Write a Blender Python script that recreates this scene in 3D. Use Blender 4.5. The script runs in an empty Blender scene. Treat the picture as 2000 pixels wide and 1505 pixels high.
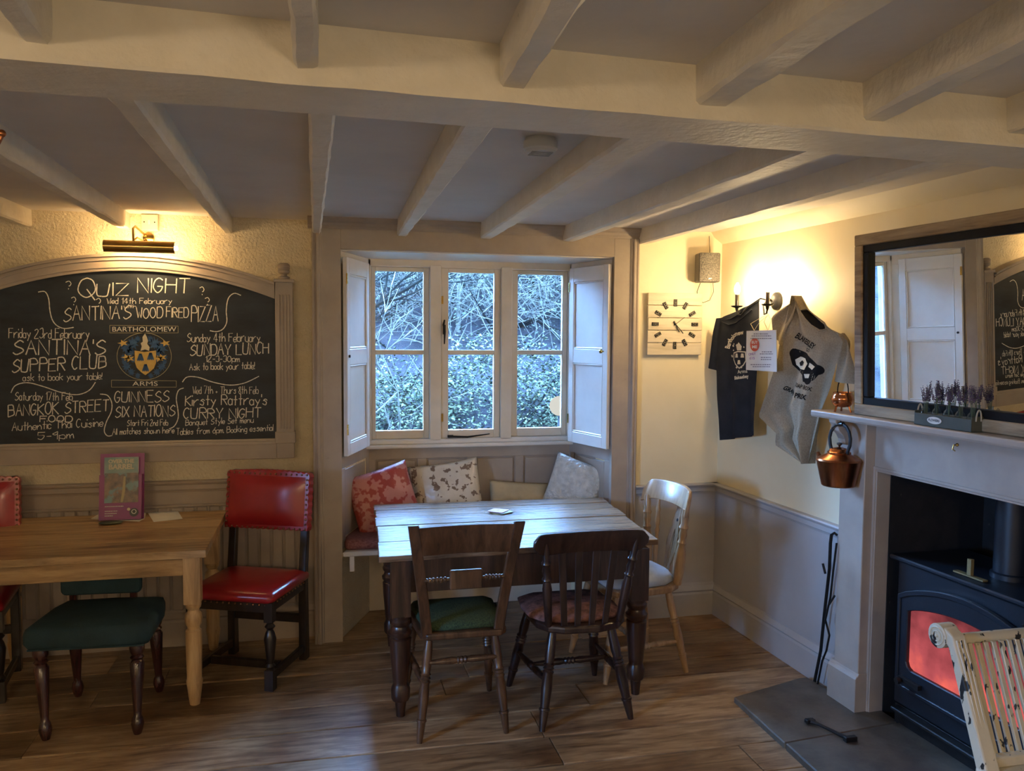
import bpy, bmesh, math, random
from mathutils import Matrix, Vector, noise
random.seed(7)
PI = math.pi
SC = bpy.context.scene
COL = SC.collection

# ---------------------------------------------------------------- camera
FPX, CX, CY, HC = 1600.0, 1000.0, 752.5, 1.75
YAW, PITCH, ROLL = math.atan(370/1600), math.atan(101.9/1600), 0.007
fw = Vector((math.sin(YAW)*math.cos(PITCH), math.cos(YAW)*math.cos(PITCH), -math.sin(PITCH)))
rt0 = Vector((math.cos(YAW), -math.sin(YAW), 0)); up0 = rt0.cross(fw)
rt = rt0*math.cos(ROLL)+up0*math.sin(ROLL); up = up0*math.cos(ROLL)-rt0*math.sin(ROLL)
CAM = Vector((0, 0, HC))
cd = bpy.data.cameras.new('camera'); cd.sensor_width = 36; cd.lens = 36*FPX/2000; cd.clip_start = .05
cam = bpy.data.objects.new('camera', cd); COL.objects.link(cam)
cam.matrix_world = Matrix(((rt.x, up.x, -fw.x, 0), (rt.y, up.y, -fw.y, 0), (rt.z, up.z, -fw.z, HC), (0, 0, 0, 1)))
SC.camera = cam

# ---------------------------------------------------------------- world, light, exposure
SC.view_settings.view_transform = 'Standard'; SC.view_settings.look = 'None'
SC.view_settings.exposure = 0.45; SC.view_settings.gamma = 1.0
W = bpy.data.worlds.new('dusk_sky'); SC.world = W; W.use_nodes = True
bg = W.node_tree.nodes['Background']; bg.inputs[0].default_value = (0.25, 0.51, 1.0, 1); bg.inputs[1].default_value = 125.0
pl = bpy.data.lights.new('window_daylight', 'AREA'); pl.shape = 'RECTANGLE'; pl.size = 1.3; pl.size_y = 1.15
pl.cycles.is_portal = True
po = bpy.data.objects.new('window_daylight', pl); COL.objects.link(po); po.location = (.92, 5.2, 1.62); po.rotation_euler = (-PI/2, 0, 0)
pl2 = bpy.data.lights.new('side_window_daylight', 'AREA'); pl2.shape = 'RECTANGLE'; pl2.size = .62; pl2.size_y = .72; pl2.cycles.is_portal = True
po2 = bpy.data.objects.new('side_window_daylight', pl2); COL.objects.link(po2); po2.location = (-3.11, 1.05, 1.46); po2.rotation_euler = (0, -PI/2, 0)
SCONCE_E, PICTURE_E, PENDANT_W = 420.0, 100.0, 118.0
FIRE_E = 2.2

# ---------------------------------------------------------------- geometry of the room
D = 4.665                      # plane of the window wall
DL = 4.78                      # plane of the chalkboard wall
CO = Vector((2.368, 4.665, 0))   # room corner
TH = math.atan2(-0.99916, 0.041)
RW = Matrix.Translation(CO) @ Matrix.Rotation(TH, 4, 'Z')   # right wall frame: x along the wall to the camera, -y into the room
RWI = RW.inverted()
def ray(x, y): return fw*FPX+rt*(x-CX)-up*(y-CY)
def atY(x, y, Y): d = ray(x, y); return CAM+d*(Y/d.y)
def atZ(x, y, z): d = ray(x, y); return CAM+d*((z-HC)/d.z)
def atW(x, y, off):            # right wall frame coordinates of a point standing off the wall
    o = RWI @ CAM; d = RWI.to_3x3() @ ray(x, y); t = (-off-o.y)/d.y; return o+d*t

# ---------------------------------------------------------------- helpers
class MB:
    def __init__(s): s.v = []; s.f = []
    def add(s, vs, fs, M=None):
        n = len(s.v)
        s.v += [tuple(M @ Vector(p)) if M else tuple(p) for p in vs]
        s.f += [tuple(i+n for i in f) for f in fs]
        return s
    def box(s, x0, x1, y0, y1, z0, z1, M=None):
        return s.add([(x0,y0,z0),(x1,y0,z0),(x1,y1,z0),(x0,y1,z0),(x0,y0,z1),(x1,y0,z1),(x1,y1,z1),(x0,y1,z1)],
              [(0,3,2,1),(4,5,6,7),(0,1,5,4),(1,2,6,5),(2,3,7,6),(3,0,4,7)], M)
    def hexa(s, b, t, M=None):   # bottom 4, top 4 points
        return s.add(list(b)+list(t), [(0,3,2,1),(4,5,6,7),(0,1,5,4),(1,2,6,5),(2,3,7,6),(3,0,4,7)], M)
    def prism(s, poly, a0, a1, axis='z', M=None):   # polygon extruded along an axis
        n = len(poly)
        def p(u, v, a): return {'z': (u, v, a), 'y': (u, a, v), 'x': (a, u, v)}[axis]
        vs = [p(u, v, a0) for u, v in poly]+[p(u, v, a1) for u, v in poly]
        fs = [tuple(range(n))[::-1], tuple(range(n, 2*n))]+[(i, (i+1) % n, n+(i+1) % n, n+i) for i in range(n)]
        return s.add(vs, fs, M)
    def lathe(s, prof, seg=20, M=None):     # (r, z)
        vs = []; fs = []
        for r, z in prof:
            for k in range(seg):
                a = 2*PI*k/seg; vs.append((r*math.cos(a), r*math.sin(a), z))
        m = len(prof)
        for j in range(m-1):
            for k in range(seg):
                fs.append((j*seg+k, j*seg+(k+1) % seg, (j+1)*seg+(k+1) % seg, (j+1)*seg+k))
        fs.append(tuple(range(seg))[::-1]); fs.append(tuple(range((m-1)*seg, m*seg)))
        return s.add(vs, fs, M)
    def turned(s, a, b, prof, seg=14, M=None):   # lathe between two points; prof (t, r)
        a = Vector(a); b = Vector(b); d = b-a
        Q = Matrix.Translation(a) @ d.to_track_quat('Z', 'Y').to_matrix().to_4x4()
        if M: Q = M @ Q
        L = d.length
        return s.lathe([(r, t*L) for t, r in prof], seg, Q)
    def tube(s, pts, r, seg=8, M=None, flat=1.0):
        pts = [Vector(p) for p in pts]; n = len(pts); vs = []; fs = []
        rr = r if isinstance(r, (list, tuple)) else [r]*n
        prev = None
        for i, p in enumerate(pts):
            t = (pts[min(i+1, n-1)]-pts[max(i-1, 0)])
            if t.length < 1e-9: t = Vector((0, 0, 1))
            t.normalize()
            if prev is None:
                u = t.cross(Vector((0, 0, 1)));
                if u.length < .01: u = t.cross(Vector((1, 0, 0)))
            else: u = prev-t*prev.dot(t)
            u.normalize(); prev = u; w = t.cross(u)
            for k in range(seg):
                a = 2*PI*k/seg; vs.append(p+(u*math.cos(a)+w*math.sin(a)*flat)*rr[i])
        for j in range(n-1):
            for k in range(seg):
                fs.append((j*seg+k, j*seg+(k+1) % seg, (j+1)*seg+(k+1) % seg, (j+1)*seg+k))
        fs.append(tuple(range(seg))[::-1]); fs.append(tuple(range((n-1)*seg, n*seg)))
        return s.add(vs, fs, M)
    def grid(s, P, M=None):      # 2D list of points
        h = len(P); w = len(P[0]); vs = [p for r in P for p in r]
        return s.add(vs, [(j*w+i, j*w+i+1, (j+1)*w+i+1, (j+1)*w+i) for j in range(h-1) for i in range(w-1)], M)
    def ball(s, c, r, seg=12, rings=8, M=None, sc=(1, 1, 1)):
        prof = [(max(1e-4, math.sin(PI*i/rings)), -math.cos(PI*i/rings)) for i in range(rings+1)]
        Q = Matrix.Translation(c) @ Matrix.Diagonal((r*sc[0], r*sc[1], r*sc[2], 1))
        return s.lathe(prof, seg, (M @ Q) if M else Q)
    def build(s, name, mat, parent=None, bevel=0, smooth=False, segs=1, ang=40):
        me = bpy.data.meshes.new(name); me.from_pydata(s.v, [], s.f)
        bm = bmesh.new(); bm.from_mesh(me)
        bmesh.ops.recalc_face_normals(bm, faces=bm.faces)
        if bevel:
            es = [e for e in bm.edges if len(e.link_faces) == 2 and e.calc_face_angle(0) > .6]
            bmesh.ops.bevel(bm, geom=es, offset=bevel, segments=segs, affect='EDGES', profile=.5, clamp_overlap=True)
        bm.to_mesh(me); bm.free()
        if smooth:
            me.shade_smooth(); me.set_sharp_from_angle(angle=math.radians(ang))
        me.materials.append(mat)
        o = bpy.data.objects.new(name, me); COL.objects.link(o)
        if parent: o.parent = parent
        return o

def tag(o, label=None, cat=None, group=None, kind=None):
    if label: o['label'] = label
    if cat: o['category'] = cat
    if group: o['group'] = group
    if kind: o['kind'] = kind
    return o
def empty(name, loc=(0, 0, 0), rz=0, label=None, cat=None, group=None, kind=None, M=None):
    o = bpy.data.objects.new(name, None); COL.objects.link(o); o.empty_display_size = .1
    if M is not None: o.matrix_world = M
    else: o.location = loc; o.rotation_euler = (0, 0, rz)
    return tag(o, label, cat, group, kind)
def wall_thing(name, s, off, z, label, cat, group=None, kind=None, tilt=0):
    return empty(name, label=label, cat=cat, group=group, kind=kind, M=RW @ Matrix.Translation((s, -off, z)) @ Matrix.Rotation(tilt, 4, 'X'))
def struct(o): o['kind'] = 'structure'; return o
def copy_tree(o, parent=None):
    c = o.copy(); COL.objects.link(c); c.parent = parent
    for ch in list(o.children): copy_tree(ch, c)
    return c

# ---------------------------------------------------------------- materials
def newmat(name):
    m = bpy.data.materials.new(name); m.use_nodes = True
    return m, m.node_tree.nodes, m.node_tree.links, m.node_tree.nodes['Principled BSDF']
def col(c): return (c[0], c[1], c[2], 1)
def paint(name, c1, c2=None, scale=6, rough=.5, metal=0, bump=0, bscale=60, detail=4, mscale=(1, 1, 1), lo=.35, hi=.65, bdist=.004, rand=0, coat=0, wear=None, wscale=25, wlo=.62, whi=.66, spec=.5):
    m, N, L, B = newmat(name)
    tc = N.new('ShaderNodeTexCoord'); mp = N.new('ShaderNodeMapping'); L.new(tc.outputs['Object'], mp.inputs[0]); mp.inputs['Scale'].default_value = mscale
    out = None
    if rand:
        oi = N.new('ShaderNodeObjectInfo'); ad = N.new('ShaderNodeVectorMath'); ad.operation = 'MULTIPLY_ADD'
        L.new(oi.outputs['Random'], ad.inputs[0]); ad.inputs[1].default_value = (37, 19, 53); L.new(tc.outputs['Object'], ad.inputs[2]); L.new(ad.outputs[0], mp.inputs[0])
    if c2:
        nz = N.new('ShaderNodeTexNoise'); nz.inputs['Scale'].default_value = scale; nz.inputs['Detail'].default_value = detail; nz.inputs['Roughness'].default_value = .6
        L.new(mp.outputs[0], nz.inputs['Vector'])
        cr = N.new('ShaderNodeValToRGB'); L.new(nz.outputs['Fac'], cr.inputs[0]); e = cr.color_ramp.elements
        e[0].position = lo; e[0].color = col(c1); e[1].position = hi; e[1].color = col(c2); out = cr.outputs[0]
    else:
        rg = N.new('ShaderNodeRGB'); rg.outputs[0].default_value = col(c1); out = rg.outputs[0]
    if wear:
        nw = N.new('ShaderNodeTexNoise'); nw.inputs['Scale'].default_value = wscale; nw.inputs['Detail'].default_value = 6; L.new(mp.outputs[0], nw.inputs['Vector'])
        wr = N.new('ShaderNodeValToRGB'); L.new(nw.outputs['Fac'], wr.inputs[0]); wr.color_ramp.elements[0].position = wlo; wr.color_ramp.elements[1].position = whi
        mx = N.new('ShaderNodeMix'); mx.data_type = 'RGBA'; L.new(wr.outputs[0], mx.inputs[0]); L.new(out, mx.inputs[6]); mx.inputs[7].default_value = col(wear); out = mx.outputs[2]
    if rand:
        hs = N.new('ShaderNodeHueSaturation'); mr = N.new('ShaderNodeMapRange'); L.new(oi.outputs['Random'], mr.inputs[0]); mr.inputs[3].default_value = 1-rand; mr.inputs[4].default_value = 1+rand
        L.new(mr.outputs[0], hs.inputs['Value']); L.new(out, hs.inputs['Color']); out = hs.outputs[0]
    L.new(out, B.inputs['Base Color'])
    B.inputs['Roughness'].default_value = rough; B.inputs['Metallic'].default_value = metal; B.inputs['Specular IOR Level'].default_value = spec
    if coat: B.inputs['Coat Weight'].default_value = coat; B.inputs['Coat Roughness'].default_value = .15
    if bump:
        nb = N.new('ShaderNodeTexNoise'); nb.inputs['Scale'].default_value = bscale; nb.inputs['Detail'].default_value = 3; L.new(mp.outputs[0], nb.inputs['Vector'])
        bp = N.new('ShaderNodeBump'); bp.inputs['Strength'].default_value = bump; bp.inputs['Distance'].default_value = bdist
        L.new(nb.outputs['Fac'], bp.inputs['Height']); L.new(bp.outputs[0], B.inputs['Normal'])
    return m
def wood(name, cd_, cm, cl, axis='x', scale=7, rough=.45, rand=.12, bump=.25, stain=None, slo=.55, shi=.75, stretch=10, coat=0, sscale=2.2):
    m, N, L, B = newmat(name)
    tc = N.new('ShaderNodeTexCoord'); oi = N.new('ShaderNodeObjectInfo')
    ad = N.new('ShaderNodeVectorMath'); ad.operation = 'MULTIPLY_ADD'; L.new(oi.outputs['Random'], ad.inputs[0]); ad.inputs[1].default_value = (31, 47, 17); L.new(tc.outputs['Object'], ad.inputs[2])
    mp = N.new('ShaderNodeMapping'); L.new(ad.outputs[0], mp.inputs[0])
    sc = [stretch]*3; sc['xyz'.index(axis)] = 1.0; mp.inputs['Scale'].default_value = sc
    nz = N.new('ShaderNodeTexNoise'); nz.inputs['Scale'].default_value = scale/3; nz.inputs['Detail'].default_value = 7; nz.inputs['Roughness'].default_value = .65; nz.inputs['Distortion'].default_value = .6
    L.new(mp.outputs[0], nz.inputs['Vector'])
    cr = N.new('ShaderNodeValToRGB'); L.new(nz.outputs['Fac'], cr.inputs[0]); e = cr.color_ramp.elements
    e[0].position = .32; e[0].color = col(cd_); e[1].position = .7; e[1].color = col(cl); k = cr.color_ramp.elements.new(.5); k.color = col(cm)
    out = cr.outputs[0]
    if stain:
        n2 = N.new('ShaderNodeTexNoise'); n2.inputs['Scale'].default_value = sscale; n2.inputs['Detail'].default_value = 5; L.new(ad.outputs[0], n2.inputs['Vector'])
        r2 = N.new('ShaderNodeValToRGB'); L.new(n2.outputs['Fac'], r2.inputs[0]); r2.color_ramp.elements[0].position = slo; r2.color_ramp.elements[1].position = shi
        mx = N.new('ShaderNodeMix'); mx.data_type = 'RGBA'; mx.blend_type = 'MULTIPLY'; L.new(r2.outputs[0], mx.inputs[0]); L.new(out, mx.inputs[6]); mx.inputs[7].default_value = col(stain); out = mx.outputs[2]
    hs = N.new('ShaderNodeHueSaturation'); mr = N.new('ShaderNodeMapRange'); L.new(oi.outputs['Random'], mr.inputs[0]); mr.inputs[3].default_value = 1-rand; mr.inputs[4].default_value = 1+rand
    L.new(mr.outputs[0], hs.inputs['Value']); L.new(out, hs.inputs['Color']); L.new(hs.outputs[0], B.inputs['Base Color'])
    B.inputs['Roughness'].default_value = rough
    if coat: B.inputs['Coat Weight'].default_value = coat; B.inputs['Coat Roughness'].default_value = .2
    bp = N.new('ShaderNodeBump'); bp.inputs['Strength'].default_value = bump; bp.inputs['Distance'].default_value = .003
    L.new(nz.outputs['Fac'], bp.inputs['Height']); L.new(bp.outputs[0], B.inputs['Normal'])
    return m
def emit(name, c, s):
    m, N, L, B = newmat(name); N.remove(B); e = N.new('ShaderNodeEmission'); e.inputs[0].default_value = col(c); e.inputs[1].default_value = s
    L.new(e.outputs[0], N['Material Output'].inputs[0]); return m
def glass(name, tint=(.93, .97, 1), haze=.06, gl=.07, hcol=(.8, .9, 1), rough=0.02):
    m, N, L, B = newmat(name); N.remove(B)
    t = N.new('ShaderNodeBsdfTransparent'); t.inputs[0].default_value = col(tint)
    g = N.new('ShaderNodeBsdfGlossy'); g.inputs['Roughness'].default_value = rough
    fr = N.new('ShaderNodeFresnel'); fr.inputs[0].default_value = 1.35
    m1 = N.new('ShaderNodeMixShader'); L.new(fr.outputs[0], m1.inputs[0]); L.new(t.outputs[0], m1.inputs[1]); L.new(g.outputs[0], m1.inputs[2])
    d = N.new('ShaderNodeBsdfTranslucent'); d.inputs[0].default_value = col(hcol)
    m2 = N.new('ShaderNodeMixShader'); m2.inputs[0].default_value = haze; L.new(m1.outputs[0], m2.inputs[1]); L.new(d.outputs[0], m2.inputs[2])
    L.new(m2.outputs[0], N['Material Output'].inputs[0]); return m

M_ = {}
M_['plaster_rough'] = paint('stippled_cream_plaster', (.74,.64,.44), (.80,.70,.50), scale=9, rough=.7, bump=.9, bscale=75, bdist=.012)
M_['plaster'] = paint('smooth_cream_plaster', (.80,.69,.46), (.84,.74,.52), scale=3, rough=.55, bump=.25, bscale=14, bdist=.006)
M_['ceiling'] = paint('ceiling_plaster', (.66,.62,.57), (.72,.68,.63), scale=3, rough=.75, bump=.3, bscale=25)
M_['beam'] = paint('beam_paint', (.70,.64,.52), (.78,.72,.60), scale=7, rough=.55, bump=.6, bscale=38, bdist=.006, wear=(.42,.36,.28), wscale=30, wlo=.74, whi=.78)
M_['taupe'] = paint('taupe_joinery_paint', (.36,.30,.25), (.42,.355,.295), scale=5, rough=.38, bump=.15, bscale=20)
M_['taupe_dirty'] = paint('scuffed_taupe_paint', (.36,.30,.25), (.42,.355,.295), scale=5, rough=.42, bump=.2, bscale=20, wear=(.25,.20,.16), wscale=14, wlo=.71, whi=.77)
M_['dado'] = paint('dado_grey_paint', (.43,.41,.40), (.47,.45,.44), scale=4, rough=.45, bump=.12, bscale=15, wear=(.1,.09,.08), wscale=55, wlo=.79, whi=.8)
M_['white'] = paint('off_white_gloss_paint', (.70,.66,.60), (.76,.72,.66), scale=5, rough=.32, bump=.1, bscale=20)
M_['cream_frame'] = paint('cream_window_paint', (.66,.58,.46), (.72,.64,.52), scale=6, rough=.4, bump=.15, bscale=25)
M_['floorwood'] = wood('worn_floorboard', (.17,.100,.052), (.36,.235,.128), (.55,.395,.235), 'x', 12, .36, .30, .3, stain=(.42,.30,.22), slo=.48, shi=.68, stretch=7, sscale=1.6)
M_['floordark'] = paint('floor_gap_dirt', (.02,.015,.012), rough=.9)
M_['scrub'] = wood('scrubbed_table_planks', (.09,.052,.03), (.20,.13,.078), (.28,.195,.125), 'x', 10, .27, .08, .4, stain=(.30,.22,.17), slo=.56, shi=.74, stretch=14, sscale=3)
M_['darkleg'] = wood('dark_varnished_wood', (.012,.006,.004), (.038,.015,.009), (.085,.038,.022), 'z', 8, .32, .1, .3, coat=.3)
M_['oak'] = wood('honey_oak_table', (.20,.12,.055), (.44,.28,.13), (.60,.41,.21), 'x', 8, .38, .08, .25, stain=(.5,.42,.36), slo=.5, shi=.7)
M_['oakleg'] = wood('honey_oak_leg', (.30,.18,.08), (.52,.34,.17), (.66,.46,.24), 'z', 7, .4, .05, .15)
M_['brown'] = wood('mid_brown_chair_wood', (.03,.013,.007), (.078,.036,.017), (.14,.072,.035), 'z', 8, .33, .1, .2, coat=.3)
M_['darkchair'] = wood('very_dark_chair_wood', (.008,.004,.004), (.022,.010,.008), (.05,.024,.016), 'z', 8, .33, .1, .2, coat=.3)
M_['pinechair'] = wood('light_pine_chair_wood', (.26,.15,.075), (.40,.25,.13), (.52,.36,.2), 'z', 7, .3, .06, .15, coat=.4)
M_['black_wood'] = wood('black_stained_wood', (.008,.006,.005), (.016,.011,.009), (.035,.024,.018), 'z', 8, .3, .1, .25, coat=.4)
M_['mahog'] = wood('mahogany_leg', (.018,.006,.006), (.045,.014,.014), (.085,.028,.026), 'z', 8, .22, .1, .15, coat=.5)
M_['red'] = paint('red_leather', (.26,.010,.014), (.34,.018,.022), scale=4, rough=.3, bump=.2, bscale=18, coat=.3)
M_['stud'] = paint('brass_stud_metal', (.30,.17,.10), rough=.3, metal=1)
M_['teal'] = paint('dark_teal_velvet', (.010,.032,.042), (.018,.05,.065), scale=6, rough=.8, bump=.3, bscale=120)
M_['green_pad'] = paint('speckled_green_seat_fabric', (.012,.028,.014), (.05,.085,.035), scale=150, rough=.9, bump=.4, bscale=200)
M_['pink_pad'] = paint('faded_rose_seat_fabric', (.10,.045,.035), (.26,.12,.10), scale=32, rough=.9, bump=.4, bscale=180)
M_['pale_pad'] = paint('pale_blue_seat_fabric', (.42,.46,.5), (.5,.54,.58), scale=20, rough=.8, bump=.2, bscale=150)
M_['damask'] = paint('red_damask_fabric', (.34,.045,.035), (.50,.20,.17), scale=17, rough=.45, detail=2, lo=.47, hi=.52, bump=.3, bscale=140)
M_['birdprint'] = paint('cream_silk_fabric', (.60,.53,.42), (.70,.63,.52), scale=5, rough=.3, bump=.6, bscale=9, bdist=.03, wear=(.20,.13,.09), wscale=24, wlo=.575, whi=.595)
M_['beige'] = paint('beige_fabric', (.42,.33,.19), (.5,.4,.24), scale=8, rough=.7, bump=.3, bscale=100)
M_['quilt'] = paint('quilted_white_fabric', (.60,.58,.52), (.74,.72,.66), scale=22, rough=.35, bump=1.0, bscale=30, bdist=.03, detail=1)
M_['seatpad'] = paint('red_brown_ticking_fabric', (.17,.045,.035), (.32,.14,.12), scale=60, rough=.8, mscale=(1, 8, 1), bump=.2, bscale=150)
M_['slate'] = paint('chalkboard_slate', (.006,.010,.018), (.020,.030,.046), scale=4, rough=.55, mscale=(1, 1, 2.5))
M_['chalk'] = paint('white_chalk', (.50,.49,.44), (.80,.78,.70), scale=140, rough=.95, lo=.3, hi=.5)
M_['chalkdim'] = paint('faint_chalk', (.30,.29,.27), (.52,.50,.45), scale=140, rough=.95, lo=.3, hi=.5)
M_['gold'] = paint('gold_crest_paint', (.55,.36,.08), (.65,.45,.13), scale=30, rough=.5)
M_['blue'] = paint('blue_crest_paint', (.015,.06,.17), (.03,.11,.27), scale=40, rough=.5)
M_['crestline'] = paint('crest_outline_paint', (.42,.37,.22), rough=.6)
M_['brass'] = paint('aged_brass', (.55,.38,.13), (.42,.27,.08), scale=12, rough=.22, metal=1)
M_['copper'] = paint('polished_copper', (.62,.25,.11), (.50,.17,.07), scale=9, rough=.18, metal=1)
M_['copper_dark'] = paint('tarnished_copper', (.30,.10,.045), (.46,.19,.08), scale=7, rough=.28, metal=1, mscale=(4, 4, .6))
M_['iron'] = paint('black_iron', (.010,.009,.009), (.017,.016,.016), scale=20, rough=.5, spec=.25, bump=.2, bscale=60)
M_['stove'] = paint('stove_black_enamel', (.008,.010,.015), (.011,.014,.020), scale=8, rough=.42, bump=.12, bscale=90)
M_['soot'] = paint('sooty_firebrick', (.004,.004,.005), (.012,.011,.012), scale=7, rough=.85, bump=.5, bscale=30, wear=(.05,.045,.035), wscale=22, wlo=.72, whi=.76)
M_['stone'] = paint('hearth_slate_stone', (.07,.06,.046), (.15,.128,.098), scale=5, rough=.5, bump=.5, bscale=22, rand=.1, bdist=.006)
M_['grout'] = paint('hearth_mortar', (.05,.045,.035), rough=.9)
M_['oldwood'] = wood('weathered_mirror_frame', (.14,.09,.05), (.32,.23,.13), (.50,.38,.23), 'x', 7, .5, .05, .3)
M_['blacklac'] = paint('black_lacquer', (.006,.005,.005), rough=.5, spec=.2)
M_['mirror'] = paint('mirror_glass', (.88,.92,.94), rough=.0, metal=1)
M_['distress'] = paint('distressed_cream_paint', (.58,.50,.35), (.64,.56,.41), scale=8, rough=.5, bump=.2, bscale=40, wear=(.02,.018,.015), wscale=34, mscale=(1, 1, .35), wlo=.61, whi=.625)
M_['shirt_dark'] = paint('charcoal_cotton', (.020,.022,.028), (.028,.031,.038), scale=10, rough=1, spec=.08, bump=.15, bscale=250)
M_['shirt_grey'] = paint('grey_marl_cotton', (.25,.205,.145), (.32,.27,.195), scale=130, rough=1, spec=.08, bump=.15, bscale=250)
M_['print_white'] = paint('cream_screen_print', (.62,.56,.42), rough=.8)
M_['print_and_shade_black'] = paint('black_print_and_neck_shade', (.014,.013,.013), rough=1, spec=.05)
M_['paper'] = paint('white_paper', (.72,.70,.64), (.78,.76,.70), scale=8, rough=.6)
M_['paper_ink'] = paint('grey_print_ink', (.18,.17,.17), rough=.8)
M_['red_ink'] = paint('red_print_ink', (.60,.10,.05), rough=.7)
M_['purple_ink'] = paint('purple_print_ink', (.35,.18,.42), rough=.7)
M_['magenta'] = paint('magenta_card', (.20,.008,.13), (.24,.012,.16), scale=5, rough=.35)
M_['leaf_photo'] = paint('booklet_cover_photo', (.03,.035,.03), (.28,.17,.12), scale=22, rough=.35, detail=6, wear=(.16,.26,.27), wscale=14, wlo=.55, whi=.6)
M_['leaf_sky'] = paint('booklet_cover_sky', (.16,.27,.25), (.28,.34,.30), scale=12, rough=.35)
M_['sand'] = paint('booklet_path_print', (.42,.34,.17), rough=.4)
M_['pouch'] = paint('dark_green_pouch', (.025,.035,.02), (.09,.10,.055), scale=25, rough=.45, bump=.4, bscale=30)
M_['plastic'] = paint('cream_plastic', (.62,.55,.40), rough=.35)
M_['plastic_w'] = paint('white_plastic', (.62,.62,.60), rough=.4)
M_['speaker'] = paint('grey_speaker_plastic', (.07,.062,.055), rough=.45)
M_['grille'] = paint('speaker_grille_mesh', (.03,.027,.023), (.17,.15,.12), scale=160, rough=.6, bump=.5, bscale=170)
M_['clockwood'] = wood('whitewashed_clock_board', (.50,.43,.30), (.62,.54,.40), (.68,.61,.47), 'x', 7, .55, .05, .3)
M_['cable'] = paint('cable_rubber', (.06,.05,.04), rough=.5)
M_['string'] = paint('paper_string', (.55,.44,.26), rough=.8)
M_['lav'] = paint('dried_lavender_bloom', (.07,.045,.085), (.16,.11,.16), scale=50, rough=.9)
M_['stem'] = paint('lavender_stem', (.09,.11,.045), (.15,.17,.08), scale=40, rough=.8)
M_['crate'] = paint('grey_green_zinc_trough', (.055,.06,.045), (.08,.085,.065), scale=9, rough=.55)
M_['rope'] = paint('rope_handle', (.40,.33,.22), rough=.8)
M_['bulb'] = emit('lit_candle_bulb', (1, .72, .38), SCONCE_E)
M_['tube'] = emit('lit_picture_tube', (1, .66, .30), PICTURE_E)
M_['pendant'] = emit('lit_pendant_globe', (1, .76, .48), PENDANT_W)
M_['globe'] = emit('pane_glint_glow', (1, .90, .74), .6)  # glow that stands in for a round glint in the window pane
M_['pane'] = glass('misted_window_glass', haze=.0008)
M_['bottle'] = glass('clear_bottle_glass', (.85,.92,.92), .10, .1, (.8,.85,.85), .03)
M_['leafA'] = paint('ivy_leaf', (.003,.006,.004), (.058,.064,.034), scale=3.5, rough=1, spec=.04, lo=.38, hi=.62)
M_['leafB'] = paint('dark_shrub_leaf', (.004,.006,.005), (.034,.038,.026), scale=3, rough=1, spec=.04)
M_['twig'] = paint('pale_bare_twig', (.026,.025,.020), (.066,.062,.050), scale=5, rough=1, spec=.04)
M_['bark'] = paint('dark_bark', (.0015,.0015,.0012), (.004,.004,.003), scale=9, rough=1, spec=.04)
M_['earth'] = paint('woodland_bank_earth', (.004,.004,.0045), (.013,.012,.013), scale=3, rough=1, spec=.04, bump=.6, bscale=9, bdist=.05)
M_['curtain'] = paint('booklet_badge', (.012,.014,.02), rough=.4)

# fire: glowing stove window, brighter at the embers
def fire_mat():
    m, N, L, B = newmat('stove_fire_glow'); N.remove(B)
    tc = N.new('ShaderNodeTexCoord'); nz = N.new('ShaderNodeTexNoise'); nz.inputs['Scale'].default_value = 7; nz.inputs['Detail'].default_value = 4; L.new(tc.outputs['Object'], nz.inputs['Vector'])
    sp = N.new('ShaderNodeSeparateXYZ'); L.new(tc.outputs['Object'], sp.inputs[0])
    mr = N.new('ShaderNodeMapRange'); L.new(sp.outputs['Z'], mr.inputs[0]); mr.inputs[1].default_value = .60; mr.inputs[2].default_value = .28; mr.inputs[3].default_value = -.25; mr.inputs[4].default_value = .22
    ad = N.new('ShaderNodeMath'); ad.operation = 'ADD'; L.new(nz.outputs['Fac'], ad.inputs[0]); L.new(mr.outputs[0], ad.inputs[1])
    cr = N.new('ShaderNodeValToRGB'); L.new(ad.outputs[0], cr.inputs[0]); e = cr.color_ramp.elements
    e[0].position = .2; e[0].color = (.10, .02, .025, 1); e[1].position = 1; e[1].color = (1, .17, .11, 1); k = e.new(.62); k.color = (.42, .075, .085, 1)
    em = N.new('ShaderNodeEmission'); em.inputs[1].default_value = FIRE_E*.40; L.new(cr.outputs[0], em.inputs[0])
    L.new(em.outputs[0], N['Material Output'].inputs[0]); return m
M_['fire'] = fire_mat()

# ================================================================ SETTING
# walls -------------------------------------------------------------
b = MB()
b.prism([(-3.3, DL), (-.03, DL), (-.03, D), (.085, D), (.275, 5.13), (.275, 5.18), (-3.3, 5.18)], 0, 2.6)
struct(b.build('wall_back_left', M_['plaster_rough']))
struct(MB().prism([(1.70, D), (2.9, D), (2.9, 5.18), (1.60, 5.18), (1.60, 5.13)], 0, 2.6).build('wall_back_corner', M_['plaster']))
struct(MB().box(.0, 1.85, D, 5.18, 2.225, 2.6).build('wall_back_above', M_['plaster']))
struct(MB().box(.2, 1.62, 5.161, 5.18, 0, 1.03).build('wall_back_below', M_['plaster']))
b = MB(); b.box(-3.3, .20, 5.181, 5.34, -.1, 2.7); b.box(1.66, 3.2, 5.181, 5.34, -.1, 2.7); b.box(.20, 1.66, 5.181, 5.34, -.1, 1.0); b.box(.20, 1.66, 5.181, 5.34, 2.24, 2.7); struct(b.build('wall_outside', M_['stone']))
b = MB(); b.box(1.85, 2.42, D-.012, D, 0, 2.6); struct(b.build('wall_back_right', M_['plaster']))
b = MB()
b.box(-.5, 1.468, .025, .6, 0, 2.6, RW); b.box(1.468, 2.75, .025, .6, 1.155, 2.6, RW); b.box(2.75, 7.4, .025, .6, 0, 2.6, RW)
struct(b.build('wall_right', M_['plaster']))
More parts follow.
